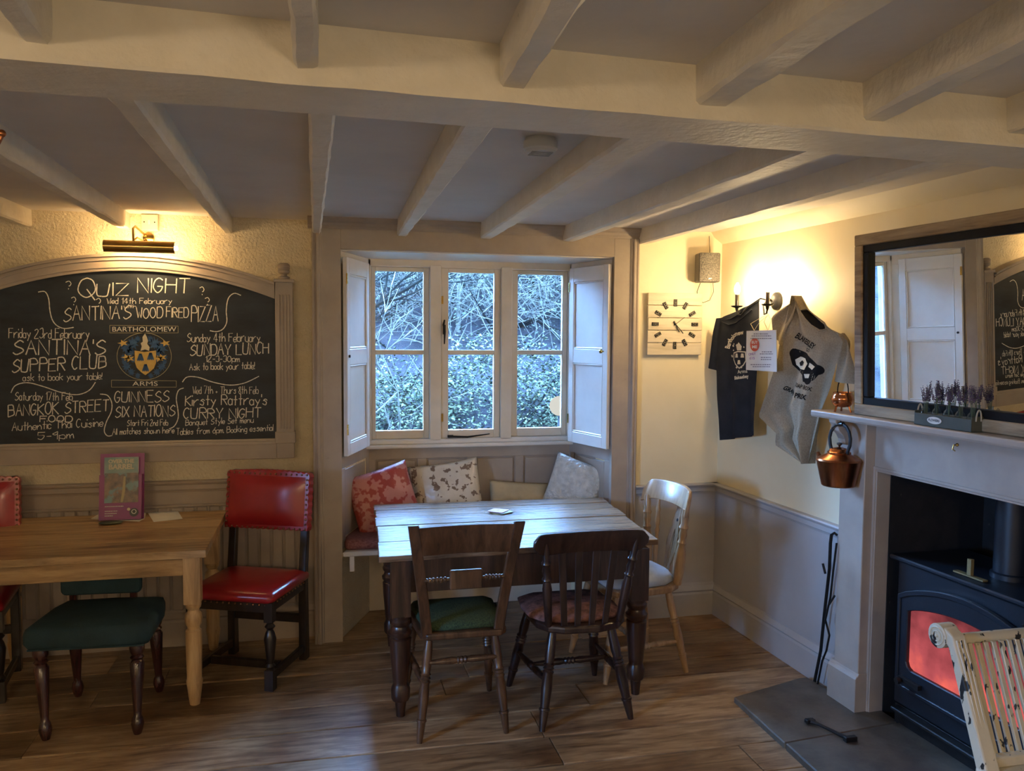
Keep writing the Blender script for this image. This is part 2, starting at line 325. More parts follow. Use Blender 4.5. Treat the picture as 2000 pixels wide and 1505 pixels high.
b = MB(); b.box(1.3, 2.9, .6, .7, 0, 1.4, RW); b.box(1.462, 1.476, .076, .6, 0, 1.2, RW); b.box(2.742, 2.78, .076, .6, 0, 1.3, RW); b.box(1.44, 2.8, .076, .6, 1.146, 1.2, RW); b.box(1.44, 2.8, -.0, .6, -.02, .012, RW)
struct(b.build('wall_fireplace', M_['soot']))
b = MB(); b.box(-3.3, -3.1, -2.7, .7, 0, 2.6); b.box(-3.3, -3.1, 1.4, 5.3, 0, 2.6); b.box(-3.3, -3.1, .7, 1.4, 0, 1.15); b.box(-3.3, -3.1, .7, 1.4, 1.77, 2.6); struct(b.build('wall_left', M_['plaster']))
w2 = struct(empty('window_2'))
b = MB(); b.box(-3.25, -3.2, .7, .74, 1.15, 1.77); b.box(-3.25, -3.2, 1.36, 1.4, 1.15, 1.77); b.box(-3.25, -3.2, .74, 1.36, 1.15, 1.19); b.box(-3.25, -3.2, .74, 1.36, 1.73, 1.77); b.box(-3.24, -3.21, 1.04, 1.06, 1.19, 1.73)
b.build('frame', M_['cream_frame'], w2, bevel=.003)
for ya, yb_ in ((.74, 1.04), (1.06, 1.36)): MB().box(-3.227, -3.224, ya, yb_, 1.19, 1.73).build('pane', M_['pane'], w2)
b = MB(); b.box(-3.3, 3.2, -2.9, -2.7, 0, 2.6); struct(b.build('wall_front', M_['plaster']))
# floor ---------------------------------------------------------------
fl = struct(MB().box(-3.3, 3.2, -2.8, 5.3, -.12, -.012).build('floor', M_['floordark']))
seams = [5.18, 4.93, 4.66, 4.43, 4.215, 4.03, 3.84, 3.60, 3.35, 3.12, 2.90, 2.66, 2.44, 2.2, 1.95, 1.7, 1.45, 1.2, .9, .6]
for i in range(len(seams)-1):
    y1, y0 = seams[i], seams[i+1]; x = -3.2; tilt = .012
    cuts = [-3.2]
    while cuts[-1] < 2.75: cuts.append(cuts[-1]+random.uniform(1.3, 2.6))
    if cuts[1] < -2.4: cuts.pop(1)
    for k in range(len(cuts)-1):
        a, c = cuts[k]+.0015, min(cuts[k+1], 3.0)-.0015
        g = .0042; h = random.uniform(-.002, .002)
        def yy(x, y): return y-(.015*x)+.004*math.sin(x*2+i)
        n = 5; P = []
        t0 = [(a+(c-a)*q/n, yy(a+(c-a)*q/n, y0)+g) for q in range(n+1)]; t1 = [(a+(c-a)*q/n, yy(a+(c-a)*q/n, y1)-g) for q in range(n+1)]
        MB().prism(t0+t1[::-1], -.03, h).build('floorboard', M_['floorwood'], fl, bevel=.002)
# ceiling ------------------------------------------------------------------
struct(MB().box(-3.3, 3.2, -2.8, 5.34, 2.375, 2.6).build('ceiling', M_['ceiling']))
MBc = MB().prism([(.04, 2.375), (-.05, 2.375), (-.03, 2.345), (.03, 2.30)], -.05, 7.4, 'x', RW)
struct(MBc.build('trim_1', M_['plaster'], smooth=True))
def rough_beam(p0, p1, w0, w1, z0, z1, name, amp=.004, n=40, lab=None, ch=.008):
    p0 = Vector(p0); p1 = Vector(p1); mb = MB(); rows = []
    d = (p1-p0).normalized(); side = Vector((-d.y, d.x))
    for i in range(n+1):
        t = i/n; c = p0+(p1-p0)*t; w = (w0+(w1-w0)*t)/2; row = []
        for k, (sx, z) in enumerate([(-w, z1), (-w, z0+ch), (-w+ch, z0), (w-ch, z0), (w, z0+ch), (w, z1)]):
            q = Vector((c.x+side.x*sx, c.y+side.y*sx, z))
            nv = noise.noise_vector(Vector((q.x*7+k*3.1, q.y*7, z*9)))+noise.noise_vector(Vector((q.x*23+k*7, q.y*23, 4)))*.5
            if 0 < k < 5: q += Vector((nv.x*amp*side.x, nv.x*amp*side.y, nv.z*amp*.8))
            row.append(q)
        rows.append(row)
    mb.grid(rows)
    n0 = len(mb.v); mb.f.append(tuple(range(6))); mb.f.append(tuple(range(n0-6, n0)))
    return mb.build(name, M_['beam'], smooth=True, ang=28)
# main beam: near edge and far edge converge a little
rows = []
mb = MB()
for i in range(81):
    x = -3.1+i*(5.75/80); yn = 1.745+.052*x; yf = 1.985+.046*x; row = []
    if x > 2.37: pass
    for k, (y, z) in enumerate([(yn+.012, 2.375), (yn+.004, 2.258), (yn+.008, 2.25), (yf-.008, 2.25), (yf, 2.258), (yf, 2.375)]):
        nv = noise.noise_vector(Vector((x*6, y*6+k, z*5)))
        row.append(Vector((x, y+nv.y*.004*(k > 0), z+(nv.z*.003 if 0 < k < 5 else 0))))
    rows.append(row)
mb.grid(rows); o = mb.build('ceiling_beam', M_['beam'], smooth=True, ang=28)
tag(o, 'deep cream painted main beam crossing the whole ceiling from left to right', 'beam')
far = [(-1.94,-1.96,.06,'far cream ceiling joist at the left edge of the photo'),(-1.49,-1.50,.06,'far cream ceiling joist second from left, meeting the stippled wall'),
       (-.965,-1.025,.062,'far cream joist ending just left of the brass picture light'),(-.45,-.50,.055,'far cream joist ending right of the brass picture light'),
       (.005,-.028,.055,'far cream joist meeting the wall at the left edge of the window surround'),(.40,.438,.07,'far cream joist above the left-hand window light'),
       (.868,.914,.085,'far cream joist between smoke alarm and window, above middle light'),(1.435,1.405,.08,'far cream joist above the right-hand window light'),
       (1.90,1.87,.07,'far cream joist ending over the whitewashed clock corner')]
for a, c, w, lb in far:
    yw = DL+.02 if c < -.1 else D+.02
    o = rough_beam((a, 1.99), (c, yw), w*1.25, w*.8, 2.287, 2.378, 'ceiling_joist'); tag(o, lb, 'joist', 'far ceiling joists')
near = [(-1.45,-1.45,.08,'near cream joist left of the photo edge'),(-.935,-.94,.07,'near cream joist entering at the far left above the beam'),(-.47,-.515,.05,'near cream joist over the top left corner of the photo'),
        (-.028,-.028,.047,'near cream joist running straight away left of centre, narrow underside'),(.37,.41,.062,'near cream joist right of centre with knobbly painted edges'),
        (.845,.893,.085,'near cream joist with fine vertical paint ridges on its side'),(1.225,1.345,.07,'near cream joist in the upper right, second from the right'),
        (1.72,1.80,.09,'near cream joist in the far upper right corner')]
for a, c, w, lb in near:
    o = rough_beam((a-(c-a)*4.5, -2.6), (c, 1.77+.05*c), w*1.05, w, 2.284, 2.378, 'ceiling_joist', amp=.006, n=90); tag(o, lb, 'joist', 'near ceiling joists')

# moulding profiles along a path -------------------------------------------------
def run(profile, x0, x1, M=None, mb=None):    # profile (y, z), x direction
    mb = mb or MB(); return mb.prism(profile, x0, x1, 'x', M)
DADO = [(0, -.062), (-.012, -.062), (-.016, -.05), (-.024, -.046), (-.024, -.02), (-.034, -.014), (-.04, -.004), (-.034, .004), (0, .004)]
SKIRT = [(0, 0), (-.026, 0), (-.026, .135), (-.020, .148), (-.026, .158), (-.018, .172), (-.010, .186), (-.006, .205), (0, .21)]
def prof(p, oy, oz): return [(y+oy, z+oz) for y, z in p]
struct(run(prof(DADO, DL, .925), -3.1, -.07).build('trim_2', M_['taupe'], bevel=.001))
struct(run(prof(DADO, D-.012, .828), 1.845, 2.40).build('trim_3', M_['dado'], bevel=.001))
struct(run(prof(DADO, .025, .828), -.03, 1.285, RW).build('trim_4', M_['dado'], bevel=.001))
struct(run(prof(SKIRT, DL, 0), -3.1, -.05).build('baseboard_left', M_['taupe_dirty']))
struct(run(prof(SKIRT, D-.012, 0), 1.84, 2.40).build('baseboard_back', M_['dado']))
struct(run(prof(SKIRT, .025, 0), -.03, 1.285, RW).build('baseboard_right', M_['dado']))
# painted dado below the rail
struct(MB().box(1.845, 2.40, D-.018, D-.010, .2, .80).build('wall_dado_back', M_['dado']))
struct(MB().box(-.03, 1.3, .013, .027, .2, .80, RW).build('wall_dado_right', M_['dado']))
wp = struct(MB().box(-3.1, -.05, DL-.006, DL+.001, .2, .90).build('wall_dado_left', M_['taupe_dirty']))
x = -2.3
while x < -.15:      # tongue and groove boarding between rail and skirting
    MB().box(x+.003, x+.062, DL-.018, DL-.005, .20, .78).build('panel_board', M_['taupe_dirty'], wp, bevel=.006)
    x += .067
MB().box(-3.1, -.05, DL-.022, DL-.004, .78, .795).build('panel_bead', M_['taupe_dirty'], wp, bevel=.005)
# the window surround ---------------------------------------------------------------
sr = struct(empty('trim_5'))
mp = [(-.055, D-.012), (-.055, D-.04), (-.046, D-.046), (-.035, D-.04), (-.03, D-.05), (-.018, D-.05), (-.012, D-.036), (-.004, D-.036), (.0, D-.030), (.10, D-.030), (.10, D+.02), (-.055, D+.02)]
MB().prism(mp, .0, 2.315).build('jamb', M_['taupe_dirty'], sr, bevel=.0015)
mpr = [(1.83-(x-0)+.005, y) for x, y in mp][::-1]; MB().prism([(1.79-x, y) for x, y in mp], .0, 2.315).build('jamb', M_['taupe_dirty'], sr, bevel=.0015)
b = MB(); b.box(.10, 1.69, D-.03, D+.02, 2.205, 2.325); b.build('lintel', M_['taupe'], sr, bevel=.002)
CN = [(D+.01, 2.315), (D-.032, 2.315), (D-.038, 2.325), (D-.045, 2.330), (D-.05, 2.345), (D-.062, 2.352), (D-.07, 2.366), (D-.07, 2.378), (D+.01, 2.378)]
run(CN, -.075, 1.865).build('cornice', M_['taupe'], sr, bevel=.001)
# soffit and reveals, panels below the sill
st = struct(empty('trim_6'))
MB().prism([(.095, D), (1.70, D), (1.58, 5.15), (.27, 5.15)], 2.20, 2.226).build('soffit', M_['white'], st)
def splay(ax, ay, bx, by, z0, z1, t, npan, mat, nm):    # panelled board from a to b
    L = math.hypot(bx-ax, by-ay); ang = math.atan2(by-ay, bx-ax); Mx = Matrix.Translation((ax, ay, 0)) @ Matrix.Rotation(ang, 4, 'Z')
    MB().box(0, L, .004, t, z0, z1, Mx).build(nm, mat, st)
    fr = MB(); s_ = .055; w = (L-s_*(npan+1))/npan
    fr.box(0, L, -.012, .004, z1-.07, z1, Mx); fr.box(0, L, -.012, .004, z0, z0+.05, Mx)
    for k in range(npan+1): fr.box(k*(w+s_), k*(w+s_)+s_, -.012, .004, z0+.05, z1-.07, Mx)
    fr.build('panel_frame', mat, st, bevel=.002)
    for k in range(npan):
        x0 = s_+k*(w+s_); MB().box(x0+.012, x0+w-.012, -.006, .005, z0+.062, z1-.082, Mx).build('panel', mat, st, bevel=.004)
splay(.26, 5.13, 1.58, 5.13, .52, 1.03, .02, 4, M_['taupe'], 'back_board')
splay(.088, D+.01, .268, 5.13, .52, 1.05, .02, 1, M_['taupe'], 'side_board')
splay(1.582, 5.13, 1.702, D+.01, .52, 1.05, .02, 1, M_['taupe'], 'side_board')
splay(.088, D+.01, .268, 5.13, 1.05, 2.2, .02, 1, M_['cream_frame'], 'side_board')
splay(1.582, 5.13, 1.702, D+.01, 1.05, 2.2, .02, 1, M_['cream_frame'], 'side_board')
MB().box(.26, 1.60, 5.13, 5.16, .0, .5).build('lower_board', M_['cream_frame'], st)
# window -----------------------------------------------------------------------
WY = 5.12
wd = struct(empty('window_1', (0, 0, 0)))
fr = MB(); X0, X1, Z0, Z1 = .28, 1.572, 1.05, 2.20
fr.box(X0-.03, X0+.012, WY, WY+.09, Z0, Z1); fr.box(X1-.012, X1+.03, WY, WY+.09, Z0, Z1); fr.box(X0-.03, X1+.03, WY, WY+.09, 2.155, 2.205)
fr.build('frame', M_['cream_frame'], wd, bevel=.004)
fr = MB(); fr.box(X0-.03, X1+.02, WY-.045, WY+.12, 1.03, 1.052); fr.box(X0-.03, X1+.02, WY-.012, WY+.09, 1.052, 1.082)
fr.build('sill', M_['white'], wd, bevel=.005)
MU = [(.655, .725), (1.108, 1.180)]
for a, c in MU:
    MB().box(a, c, WY-.012, WY+.09, 1.07, 2.17).build('mullion', M_['cream_frame'], wd, bevel=.004)
lights = [(X0+.012, MU[0][0]), (MU[0][1], MU[1][0]), (MU[1][1], X1-.012)]
PN = [(.320, .618), (.772, 1.066), (1.226, 1.526)]
for k, ((a, c), (p, q)) in enumerate(zip(lights, PN)):
    dy = .006 if k == 1 else .03
    s = MB(); y0, y1 = WY+dy, WY+dy+.035
    s.box(a+.002, p, y0, y1, 1.083, 2.155); s.box(q, c-.002, y0, y1, 1.083, 2.155); s.box(p, q, y0, y1, 1.083, 1.135); s.box(p, q, y0, y1, 2.128, 2.155)
    cs = s.build('casement', M_['cream_frame'], wd, bevel=.003)
    MB().box(p, q, y0, y1, 1.612, 1.642).build('glazing_bar', M_['cream_frame'], cs, bevel=.004)
    for z0, z1 in ((1.135, 1.612), (1.642, 2.128)):
        MB().box(p-.003, q+.003, y0+.016, y0+.019, z0-.003, z1+.003).build('pane', M_['pane'], cs)
    if k == 1:
        hb = MB(); hb.box(a+.012, a+.028, y0-.012, y0, 1.74, 1.80); hb.tube([(a+.02, y0-.018, 1.83), (a+.012, y0-.03, 1.80), (a+.02, y0-.03, 1.76), (a+.018, y0-.025, 1.68)], [.005, .008, .007, .004], 8)
        hb.build('casement_handle', M_['iron'], cs, smooth=True)
        hb = MB(); hb.tube([(p+.01, y0-.012, 1.095), (p+.12, y0-.03, 1.092), (q-.03, y0-.022, 1.108)], [.007, .006, .003], 8); hb.box(p-.005, p+.03, y0-.02, y0, 1.088, 1.104)
        hb.build('casement_stay', M_['iron'], cs, smooth=True)
        for z in (1.93, 1.19): MB().box(a-.006, a+.014, y0-.004, y0, z, z+.05).build('hinge', M_['brass'], cs)
# shutters --------------------------------------------------------------------------
def shutter(ax, ay, bx, by, z0, z1, name, lab, hinge_b):
    L = math.hypot(bx-ax, by-ay); ang = math.atan2(by-ay, bx-ax)
    t = empty(name, (ax, ay, z0), ang, lab, 'shutter')
    H = z1-z0; s_ = .05; mid = H*.5
    f = MB(); f.box(0, s_, -.012, .012, 0, H); f.box(L-s_, L, -.012, .012, 0, H)
    for a, c in ((0, .07), (mid-.045, mid+.045), (H-.09, H)): f.box(s_, L-s_, -.012, .012, a, c)
    f.build('frame', M_['white'], t, bevel=.002)
    for a, c in ((.07, mid-.045), (mid+.045, H-.09)):
        MB().box(s_-.002, L-s_+.002, -.004, .006, a-.002, c+.002).build('panel', M_['white'], t)
        g = MB()
        for (u0, u1, v0, v1) in ((s_, s_+.012, a, c), (L-s_-.012, L-s_, a, c), (s_, L-s_, a, a+.012), (s_, L-s_, c-.012, c)): g.box(u0, u1, -.011, -.003, v0, v1)
        g.build('panel_moulding', M_['white'], t, bevel=.004)
    for z in (.12, H-.15):
        xx = (L-.004) if hinge_b else -.004
        MB().box(xx, xx+.012, -.016, -.008, z, z+.06).build('hinge', M_['brass'], t)
    return t, L, H
s1, L1, H1 = shutter(.122, D-.02, .266, 5.06, 1.055, 2.165, 'window_shutter', 'white two-panel folding shutter on the left side of the window', False)
MB().tube([(.03, -.01, .56), (.03, -.02, .56)], .008, 8).build('knob', M_['iron'], s1)
s2, L2, H2 = shutter(1.553, 5.06, 1.672, 4.655, 1.055, 2.165, 'window_shutter', 'white two-panel shutter with a small knob on the right side of the window', False)
kb = MB(); kb.turned((L2-.04, -.012, .59), (L2-.04, -.042, .59), [(0, .005), (.4, .005), (.5, .012), (.85, .012), (1, .003)], 12); kb.build('knob', M_['brass'], s2, smooth=True)
# window seat --------------------------------------------------------------------------
ws = empty('window_bench', (.9, 4.9, 0), 0, 'off-white built-in bench board spanning the recess below the window', 'bench')
MB().prism([(-.80, -.27), (.79, -.27), (.69, .225), (-.63, .225)], .487, .515).build('seat_board', M_['white'], ws, bevel=.005)
for sx in (-.76, .74):
    MB().prism([(-.26, .487), (-.05, .487), (-.24, .40), (-.26, .40)], sx, sx+.025, 'x').build('bracket', M_['white'], ws)
MB().box(-.76, .76, .17, .2, .40, .487).build('batten', M_['white'], ws)

# ================================================================ FIREPLACE (wall frame coordinates)
fp = wall_thing('fireplace_surround', 0, 0, 0, 'taupe painted wooden mantelpiece with deep shelf framing the black stove', 'fireplace')
MB().box(1.285, 1.455, -.05, .03, 0, 1.366).build('pilaster', M_['taupe'], fp, bevel=.003)
b = MB(); b.prism([(.03, 0), (-.068, 0), (-.068, .18), (-.062, .19), (-.055, .195), (-.05, .205), (.03, .205)], 1.262, 1.462, 'x'); b.build('plinth', M_['taupe_dirty'], fp, bevel=.002)
MB().box(2.80, 2.97, -.05, .03, 0, 1.366).build('pilaster', M_['taupe'], fp, bevel=.003)
MB().box(1.455, 2.80, .0, .03, 1.155, 1.366).build('header', M_['taupe'], fp, bevel=.003)
b = MB(); b.box(1.455, 1.468, -.006, .03, 0, 1.163); b.box(1.468, 2.8, -.006, .03, 1.150, 1.163); b.box(1.464, 1.474, .0, .075, .0, 1.150); b.box(1.47, 2.75, .0, .075, 1.140, 1.150)
b.build('opening_bead', M_['taupe'], fp, bevel=.002)
MB().prism([(.03, 1.366), (-.148, 1.366), (-.152, 1.375), (-.152, 1.392), (-.148, 1.397), (.03, 1.397)], 1.19, 3.05, 'x').build('mantel_shelf', M_['taupe'], fp, bevel=.002)
BR = [(-.04, 1.366), (-.14, 1.366), (-.138, 1.352), (-.128, 1.34), (-.118, 1.315), (-.10, 1.295), (-.088, 1.275), (-.082, 1.25), (-.05, 1.242), (-.04, 1.242)]
for s in (1.31, 2.87): MB().prism(BR, s, s+.05, 'x').build('bracket', M_['taupe'], fp, bevel=.002)
ck = MB(); ck.tube([(1.925, -.0, 1.322), (1.925, -.02, 1.322), (1.925, -.024, 1.305), (1.925, -.012, 1.298)], .0028, 8); ck.ball((1.925, -.003, 1.322), .007)
ck.build('cup_hook', M_['brass'], fp, smooth=True)
# hearth ------------------------------------------------------------------------------
he = struct(empty('floor_hearth'))
def hz(pts, nm='hearth_stone', z=.028): MB().prism([(p[0], p[1]) for p in pts], -.01, z).build(nm, M_['stone'], he, bevel=.005)
hz([(1.90, 3.47), (2.33, 3.60), (2.375, 3.60), (2.42, 3.24), (2.50, 3.22), (2.505, 3.08), (1.895, 3.02)], z=.027)
hz([(1.895, 3.012), (2.505, 3.072), (2.53, 2.45), (1.885, 2.40)], z=.031)
hz([(1.885, 2.392), (2.53, 2.442), (2.56, 1.9), (1.88, 1.85)], z=.028)
MB().prism([(1.905, 3.46), (2.32, 3.59), (2.37, 3.6), (2.53, 1.95), (1.89, 1.86)], -.02, .020).build('mortar', M_['grout'], he)
# stove ------------------------------------------------------------------------------
sv = wall_thing('wood_burning_stove', 1.955, -.06, .012, 'black cast iron wood burning stove glowing red behind its arched door', 'stove')
S0 = 1.98
b = MB(); b.box(-.40, .40, .0, .36, .10, .745); b.build('firebox', M_['stove'], sv, bevel=.008)
b = MB(); b.prism([(-.435, -.02), (.435, -.02), (.42, .38), (-.42, .38)], .745, .765); b.build('top_plate', M_['stove'], sv, bevel=.006)
b = MB(); b.box(-.385, .385, -.004, .34, .0, .10); b.box(-.36, .36, -.05, .0, .085, .10); b.build('plinth', M_['iron'], sv, bevel=.004)
def arch(x0, x1, z0, zs, rise, n=16, r=.03):
    P = [(x0, z0+r), (x0+r*.3, z0+r*.3), (x0+r, z0), (x1-r, z0), (x1-r*.3, z0+r*.3), (x1, z0+r)]
    for i in range(n+1):
        t = i/n; P.append((x1+(x0-x1)*t, zs+rise*math.sin(PI*t)**.8))
    return P
def ring(mb, outer, inner, y0, y1):   # same vertex count
    n = len(outer); vs = [(x, y0, z) for x, z in outer]+[(x, y0, z) for x, z in inner]+[(x, y1, z) for x, z in outer]+[(x, y1, z) for x, z in inner]
    fs = []
    for i in range(n):
        j = (i+1) % n; fs += [(i, j, n+j, n+i), (2*n+i, 3*n+i, 3*n+j, 2*n+j), (i, 2*n+i, 2*n+j, j), (n+i, n+j, 3*n+j, 3*n+i)]
    mb.add(vs, fs)
dr = MB(); ring(dr, arch(-.352, .352, .20, .600, .085), arch(-.300, .300, .290, .545, .055), -.028, .0)
door = dr.build('door', M_['stove'], sv, bevel=.004)
b = MB(); ring(b, arch(-.358, .358, .193, .605, .09), arch(-.340, .340, .21, .590, .082), -.034, -.01); b.build('door_rim', M_['stove'], door, bevel=.003)
MB().prism(arch(-.302, .302, .288, .547, .056), -.010, -.004, 'y').build('fire_window', M_['fire'], door)
b = MB(); b.turned((-.30, -.028, .245), (-.30, -.075, .24), [(0, .008), (.6, .008), (.7, .016), (1, .014)], 12); b.box(-.32, -.20, -.05, -.03, .235, .255); b.build('door_catch', M_['iron'], door, smooth=True)
b = MB(); b.turned((.30, -.001, .66), (.30, -.03, .66), [(0, .045), (.5, .045), (.55, .03), (.8, .03), (.85, .012), (1, .012)], 20)
for k in range(14):
    a = 2*PI*k/14; b.box(.30+.042*math.cos(a)-.005, .30+.042*math.cos(a)+.005, -.02, -.004, .66+.042*math.sin(a)-.005, .66+.042*math.sin(a)+.005)
b.build('air_wheel', M_['stove'], sv, smooth=True)
b = MB(); b.lathe([(.075, .765), (.075, .785), (.065, .79), (.065, 1.2)], 24, Matrix.Translation((.0, .2, 0))); b.build('flue_collar', M_['stove'], sv, smooth=True)
b = MB(); b.box(-.12, .03, .03, .055, .768, .774); b.box(-.055, -.035, .035, .05, .774, .84); b.build('flue_damper', paint('dull_brass', (.20,.14,.05), rough=.6), sv)
# companion set against the wall ----------------------------------------------------------
def iron_tool(name, pts, lab, r=.007):
    P = [atW(x, y, o) for x, y, o in pts]
    b0 = P[0].copy(); b0.z = .0
    t = empty(name, label=lab, cat='fire tool', M=RW @ Matrix.Translation(b0))
    MB().tube([p-b0 for p in P], r, 8, flat=.6).build('shaft', M_['iron'], t, smooth=True); return t, b0
t, b0 = iron_tool('fire_tongs', [(1590, 1335, .03), (1603, 1270, .035), (1611, 1190, .04), (1620, 1110, .045), (1622, 1060, .045), (1624, 1044, .04), (1630, 1040, .035), (1635, 1045, .03)], 'tall black iron fire tongs leaning by the mantelpiece, curled top', .009)
b = MB(); P = [atW(x, y, .045)-b0 for x, y in ((1612, 1120), (1607, 1100))]; b.tube(P, .006, 8); b.build('prong', M_['iron'], t)
t, b0 = iron_tool('fire_poker', [(1597, 1335, .05), (1606, 1290, .05), (1614, 1270, .055), (1620, 1240, .055), (1612, 1210, .06), (1622, 1165, .06), (1628, 1110, .06), (1634, 1060, .055)], 'thin black iron poker crossing in front of the fire tongs', .006)
b = MB(); P = [atW(x, y, .06)-b0 for x, y in ((1618, 1182), (1630, 1163))]; b.tube(P, .005, 8); b.build('prong', M_['iron'], t)
# wrench-shaped scraper on the hearth
a = Vector((2.10, 3.15, .03)); c = Vector((2.17, 2.97, .03))
t = empty('ash_scraper', a, 0, 'short black iron ash scraper lying on the hearth stones', 'fire tool')
MB().tube([(0, 0, .009), (.02, -.04, .010), (.05, -.13, .010), (.07, -.18, .009)], [.013, .007, .008, .010], 8).build('handle', M_['iron'], t, smooth=True)
MB().box(.045, .10, -.195, -.172, 0, .022).build('blade', M_['iron'], t, bevel=.002)
MB().box(-.022, .022, -.012, .014, 0, .018).build('hook_end', M_['iron'], t, bevel=.003)

# mirror ------------------------------------------------------------------------------
mr_ = wall_thing('wall_mirror', 1.30, .040, 1.399, 'large rectangular mirror in a weathered wood frame with black inner edge, on mantelpiece', 'mirror')
mr_.matrix_world = RW @ Matrix.Translation((1.425, -.075, 1.399)) @ Matrix.Rotation(math.radians(1.15), 4, 'Z') @ Matrix.Rotation(math.radians(2.2), 4, 'X')
MW, MH = 1.10, .795
def rectframe(mb, x0, x1, z0, z1, w, y0, y1):
    mb.box(x0, x1, y0, y1, z0, z0+w); mb.box(x0, x1, y0, y1, z1-w, z1); mb.box(x0, x0+w, y0, y1, z0+w, z1-w); mb.box(x1-w, x1, y0, y1, z0+w, z1-w)
b = MB(); rectframe(b, 0, MW, 0, MH, .048, -.02, .02); b.build('frame', M_['oldwood'], mr_, bevel=.004)
b = MB(); rectframe(b, .046, MW-.046, .046, MH-.046, .034, -.012, .018); b.build('inner_frame', M_['blacklac'], mr_, bevel=.003)
MB().box(.066, MW-.066, .008, .012, .066, MH-.066).build('glass', M_['mirror'], mr_)
MB().box(.01, MW-.01, .0185, .024, .01, MH-.01).build('backing', M_['iron'], mr_)
# copper cauldron ------------------------------------------------------------------------
p = atW(1645, 802, .075)
t = wall_thing('copper_cauldron', p.x, .075, 1.397, 'small polished copper cauldron with hoop handle on left end of mantel shelf', 'pot')
b = MB(); b.lathe([(.012, .022), (.034, .026), (.047, .042), (.050, .058), (.047, .074), (.040, .086), (.043, .092), (.040, .092), (.036, .086), (.02, .07)], 24); b.build('bowl', M_['copper'], t, smooth=True, ang=60)
MB().tube([(.05*math.cos(2*PI*k/24), .05*math.sin(2*PI*k/24), .058) for k in range(25)], .0025, 6).build('band', M_['copper'], t, smooth=True)
for k in range(3):
    a = 2*PI*k/3+.5; MB().tube([(.03*math.cos(a), .03*math.sin(a), .03), (.036*math.cos(a), .036*math.sin(a), .012), (.04*math.cos(a), .04*math.sin(a), .0)], [.005, .004, .005], 8).build('foot', M_['copper'], t, smooth=True)
MB().tube([(.038*math.cos(PI*k/14), 0, .088+.068*math.sin(PI*k/14)**.8) for k in range(15)], .0028, 8).build('handle', M_['iron'], t, smooth=True)
# copper kettle -----------------------------------------------------------------------------
p = atW(1637, 948, .12)
kt = wall_thing('copper_kettle', p.x, .12, p.z, 'tarnished copper kettle with black hoop handle hanging beside the mantelpiece', 'kettle')
b = MB(); b.lathe([(.070, 0), (.074, .004), (.098, .112), (.101, .118), (.097, .126), (.050, .148), (.046, .152)], 36); b.build('body', M_['copper_dark'], kt, smooth=True, ang=30)
b = MB(); b.lathe([(.050, .148), (.052, .156), (.046, .160), (.038, .172), (.012, .177), (.006, .18)], 28); b.build('lid', M_['copper'], kt, smooth=True, ang=40)
MB().lathe([(.004, .176), (.005, .184), (.013, .192), (.012, .198), (.003, .200)], 16).build('lid_knob', M_['black_wood'], kt, smooth=True)
hp = [(.062*math.sin(a)*1.0, 0, .195+.075*(1-math.cos(a))*.5+.03*0) for a in []]
H = [( -.055, 0, .155), (-.066, 0, .185), (-.072, 0, .215), (-.062, 0, .245), (-.04, 0, .268), (-.01, 0, .28)]
H2_ = [(.055, 0, .155), (.060, 0, .17), (.072, 0, .195), (.074, 0, .225), (.064, 0, .255), (.045, 0, .275), (.02, 0, .285)]
MB().tube(H+H2_[::-1], .006, 8, flat=1.6).build('handle', M_['iron'], kt, smooth=True)
MB().tube([(-.052, 0, .262), (-.02, 0, .281), (.022, 0, .287)], [.009, .012, .010], 12).build('grip', M_['black_wood'], kt, smooth=True)
MB().tube([(0, .0, .283), (.004, .0, .296), (.0, .0, .305), (-.004, .02, .31), (0, .06, .312)], .003, 8).build('wall_hook', M_['iron'], kt, smooth=True)
MB().tube([(-.095, 0, .085), (-.125, -.01, .11), (-.14, -.012, .135)], [.018, .012, .009], 12).build('spout', M_['copper_dark'], kt, smooth=True)
# flower trough -----------------------------------------------------------------------------
pa = atW(1795, 826, .105); pb = atW(1908, 834, .105)
TS = (pa.x+pb.x)/2; TL = (pb.x-pa.x)
tr = wall_thing('flower_trough', TS, .10, 1.397, 'dark grey-green metal trough with rope handles holding lavender bottles', 'trough')
b = MB(); h2 = TL/2
b.box(-h2, h2, -.030, -.026, 0, .048); b.box(-h2, h2, .026, .030, 0, .048); b.box(-h2, -h2+.004, -.03, .03, 0, .058); b.box(h2-.004, h2, -.03, .03, 0, .058); b.box(-h2, h2, -.03, .03, 0, .004)
b.build('trough_body', M_['crate'], tr, bevel=.0015)
bd = MB(); n = 24; bd.prism([(-.035+.036*math.cos(2*PI*k/n), .026+.014*math.sin(2*PI*k/n)) for k in range(n)], -.033, -.030, 'y'); pq = bd.build('badge', M_['paper'], tr)
def text_mesh(body, size, font=None, bold=0):
    cu = bpy.data.curves.new('t', 'FONT'); cu.body = body; cu.size = size; cu.align_x = 'CENTER'; cu.align_y = 'CENTER'; cu.resolution_u = 3; cu.offset = bold
    o = bpy.data.objects.new('t', cu); COL.objects.link(o)
    dg = bpy.context.evaluated_depsgraph_get(); me = bpy.data.meshes.new_from_object(o.evaluated_get(dg))
    vs = [(v.co.x, v.co.y) for v in me.vertices]; fs = [tuple(p.vertices) for p in me.polygons]
    bpy.data.objects.remove(o); bpy.data.curves.remove(cu); bpy.data.meshes.remove(me)
    return vs, fs
def put_text(mb, body, size, fn, bold=0):   # fn maps (u, v) to 3D
    vs, fs = text_mesh(body, size, bold=bold); mb.add([fn(u, v) for u, v in vs], fs)
tm = MB(); put_text(tm, 'FLOWERS', .013, lambda u, v: (-.035+u, -.0336, .026+v), .0004); tm.build('badge_lettering', M_['print_and_shade_black'], tr)
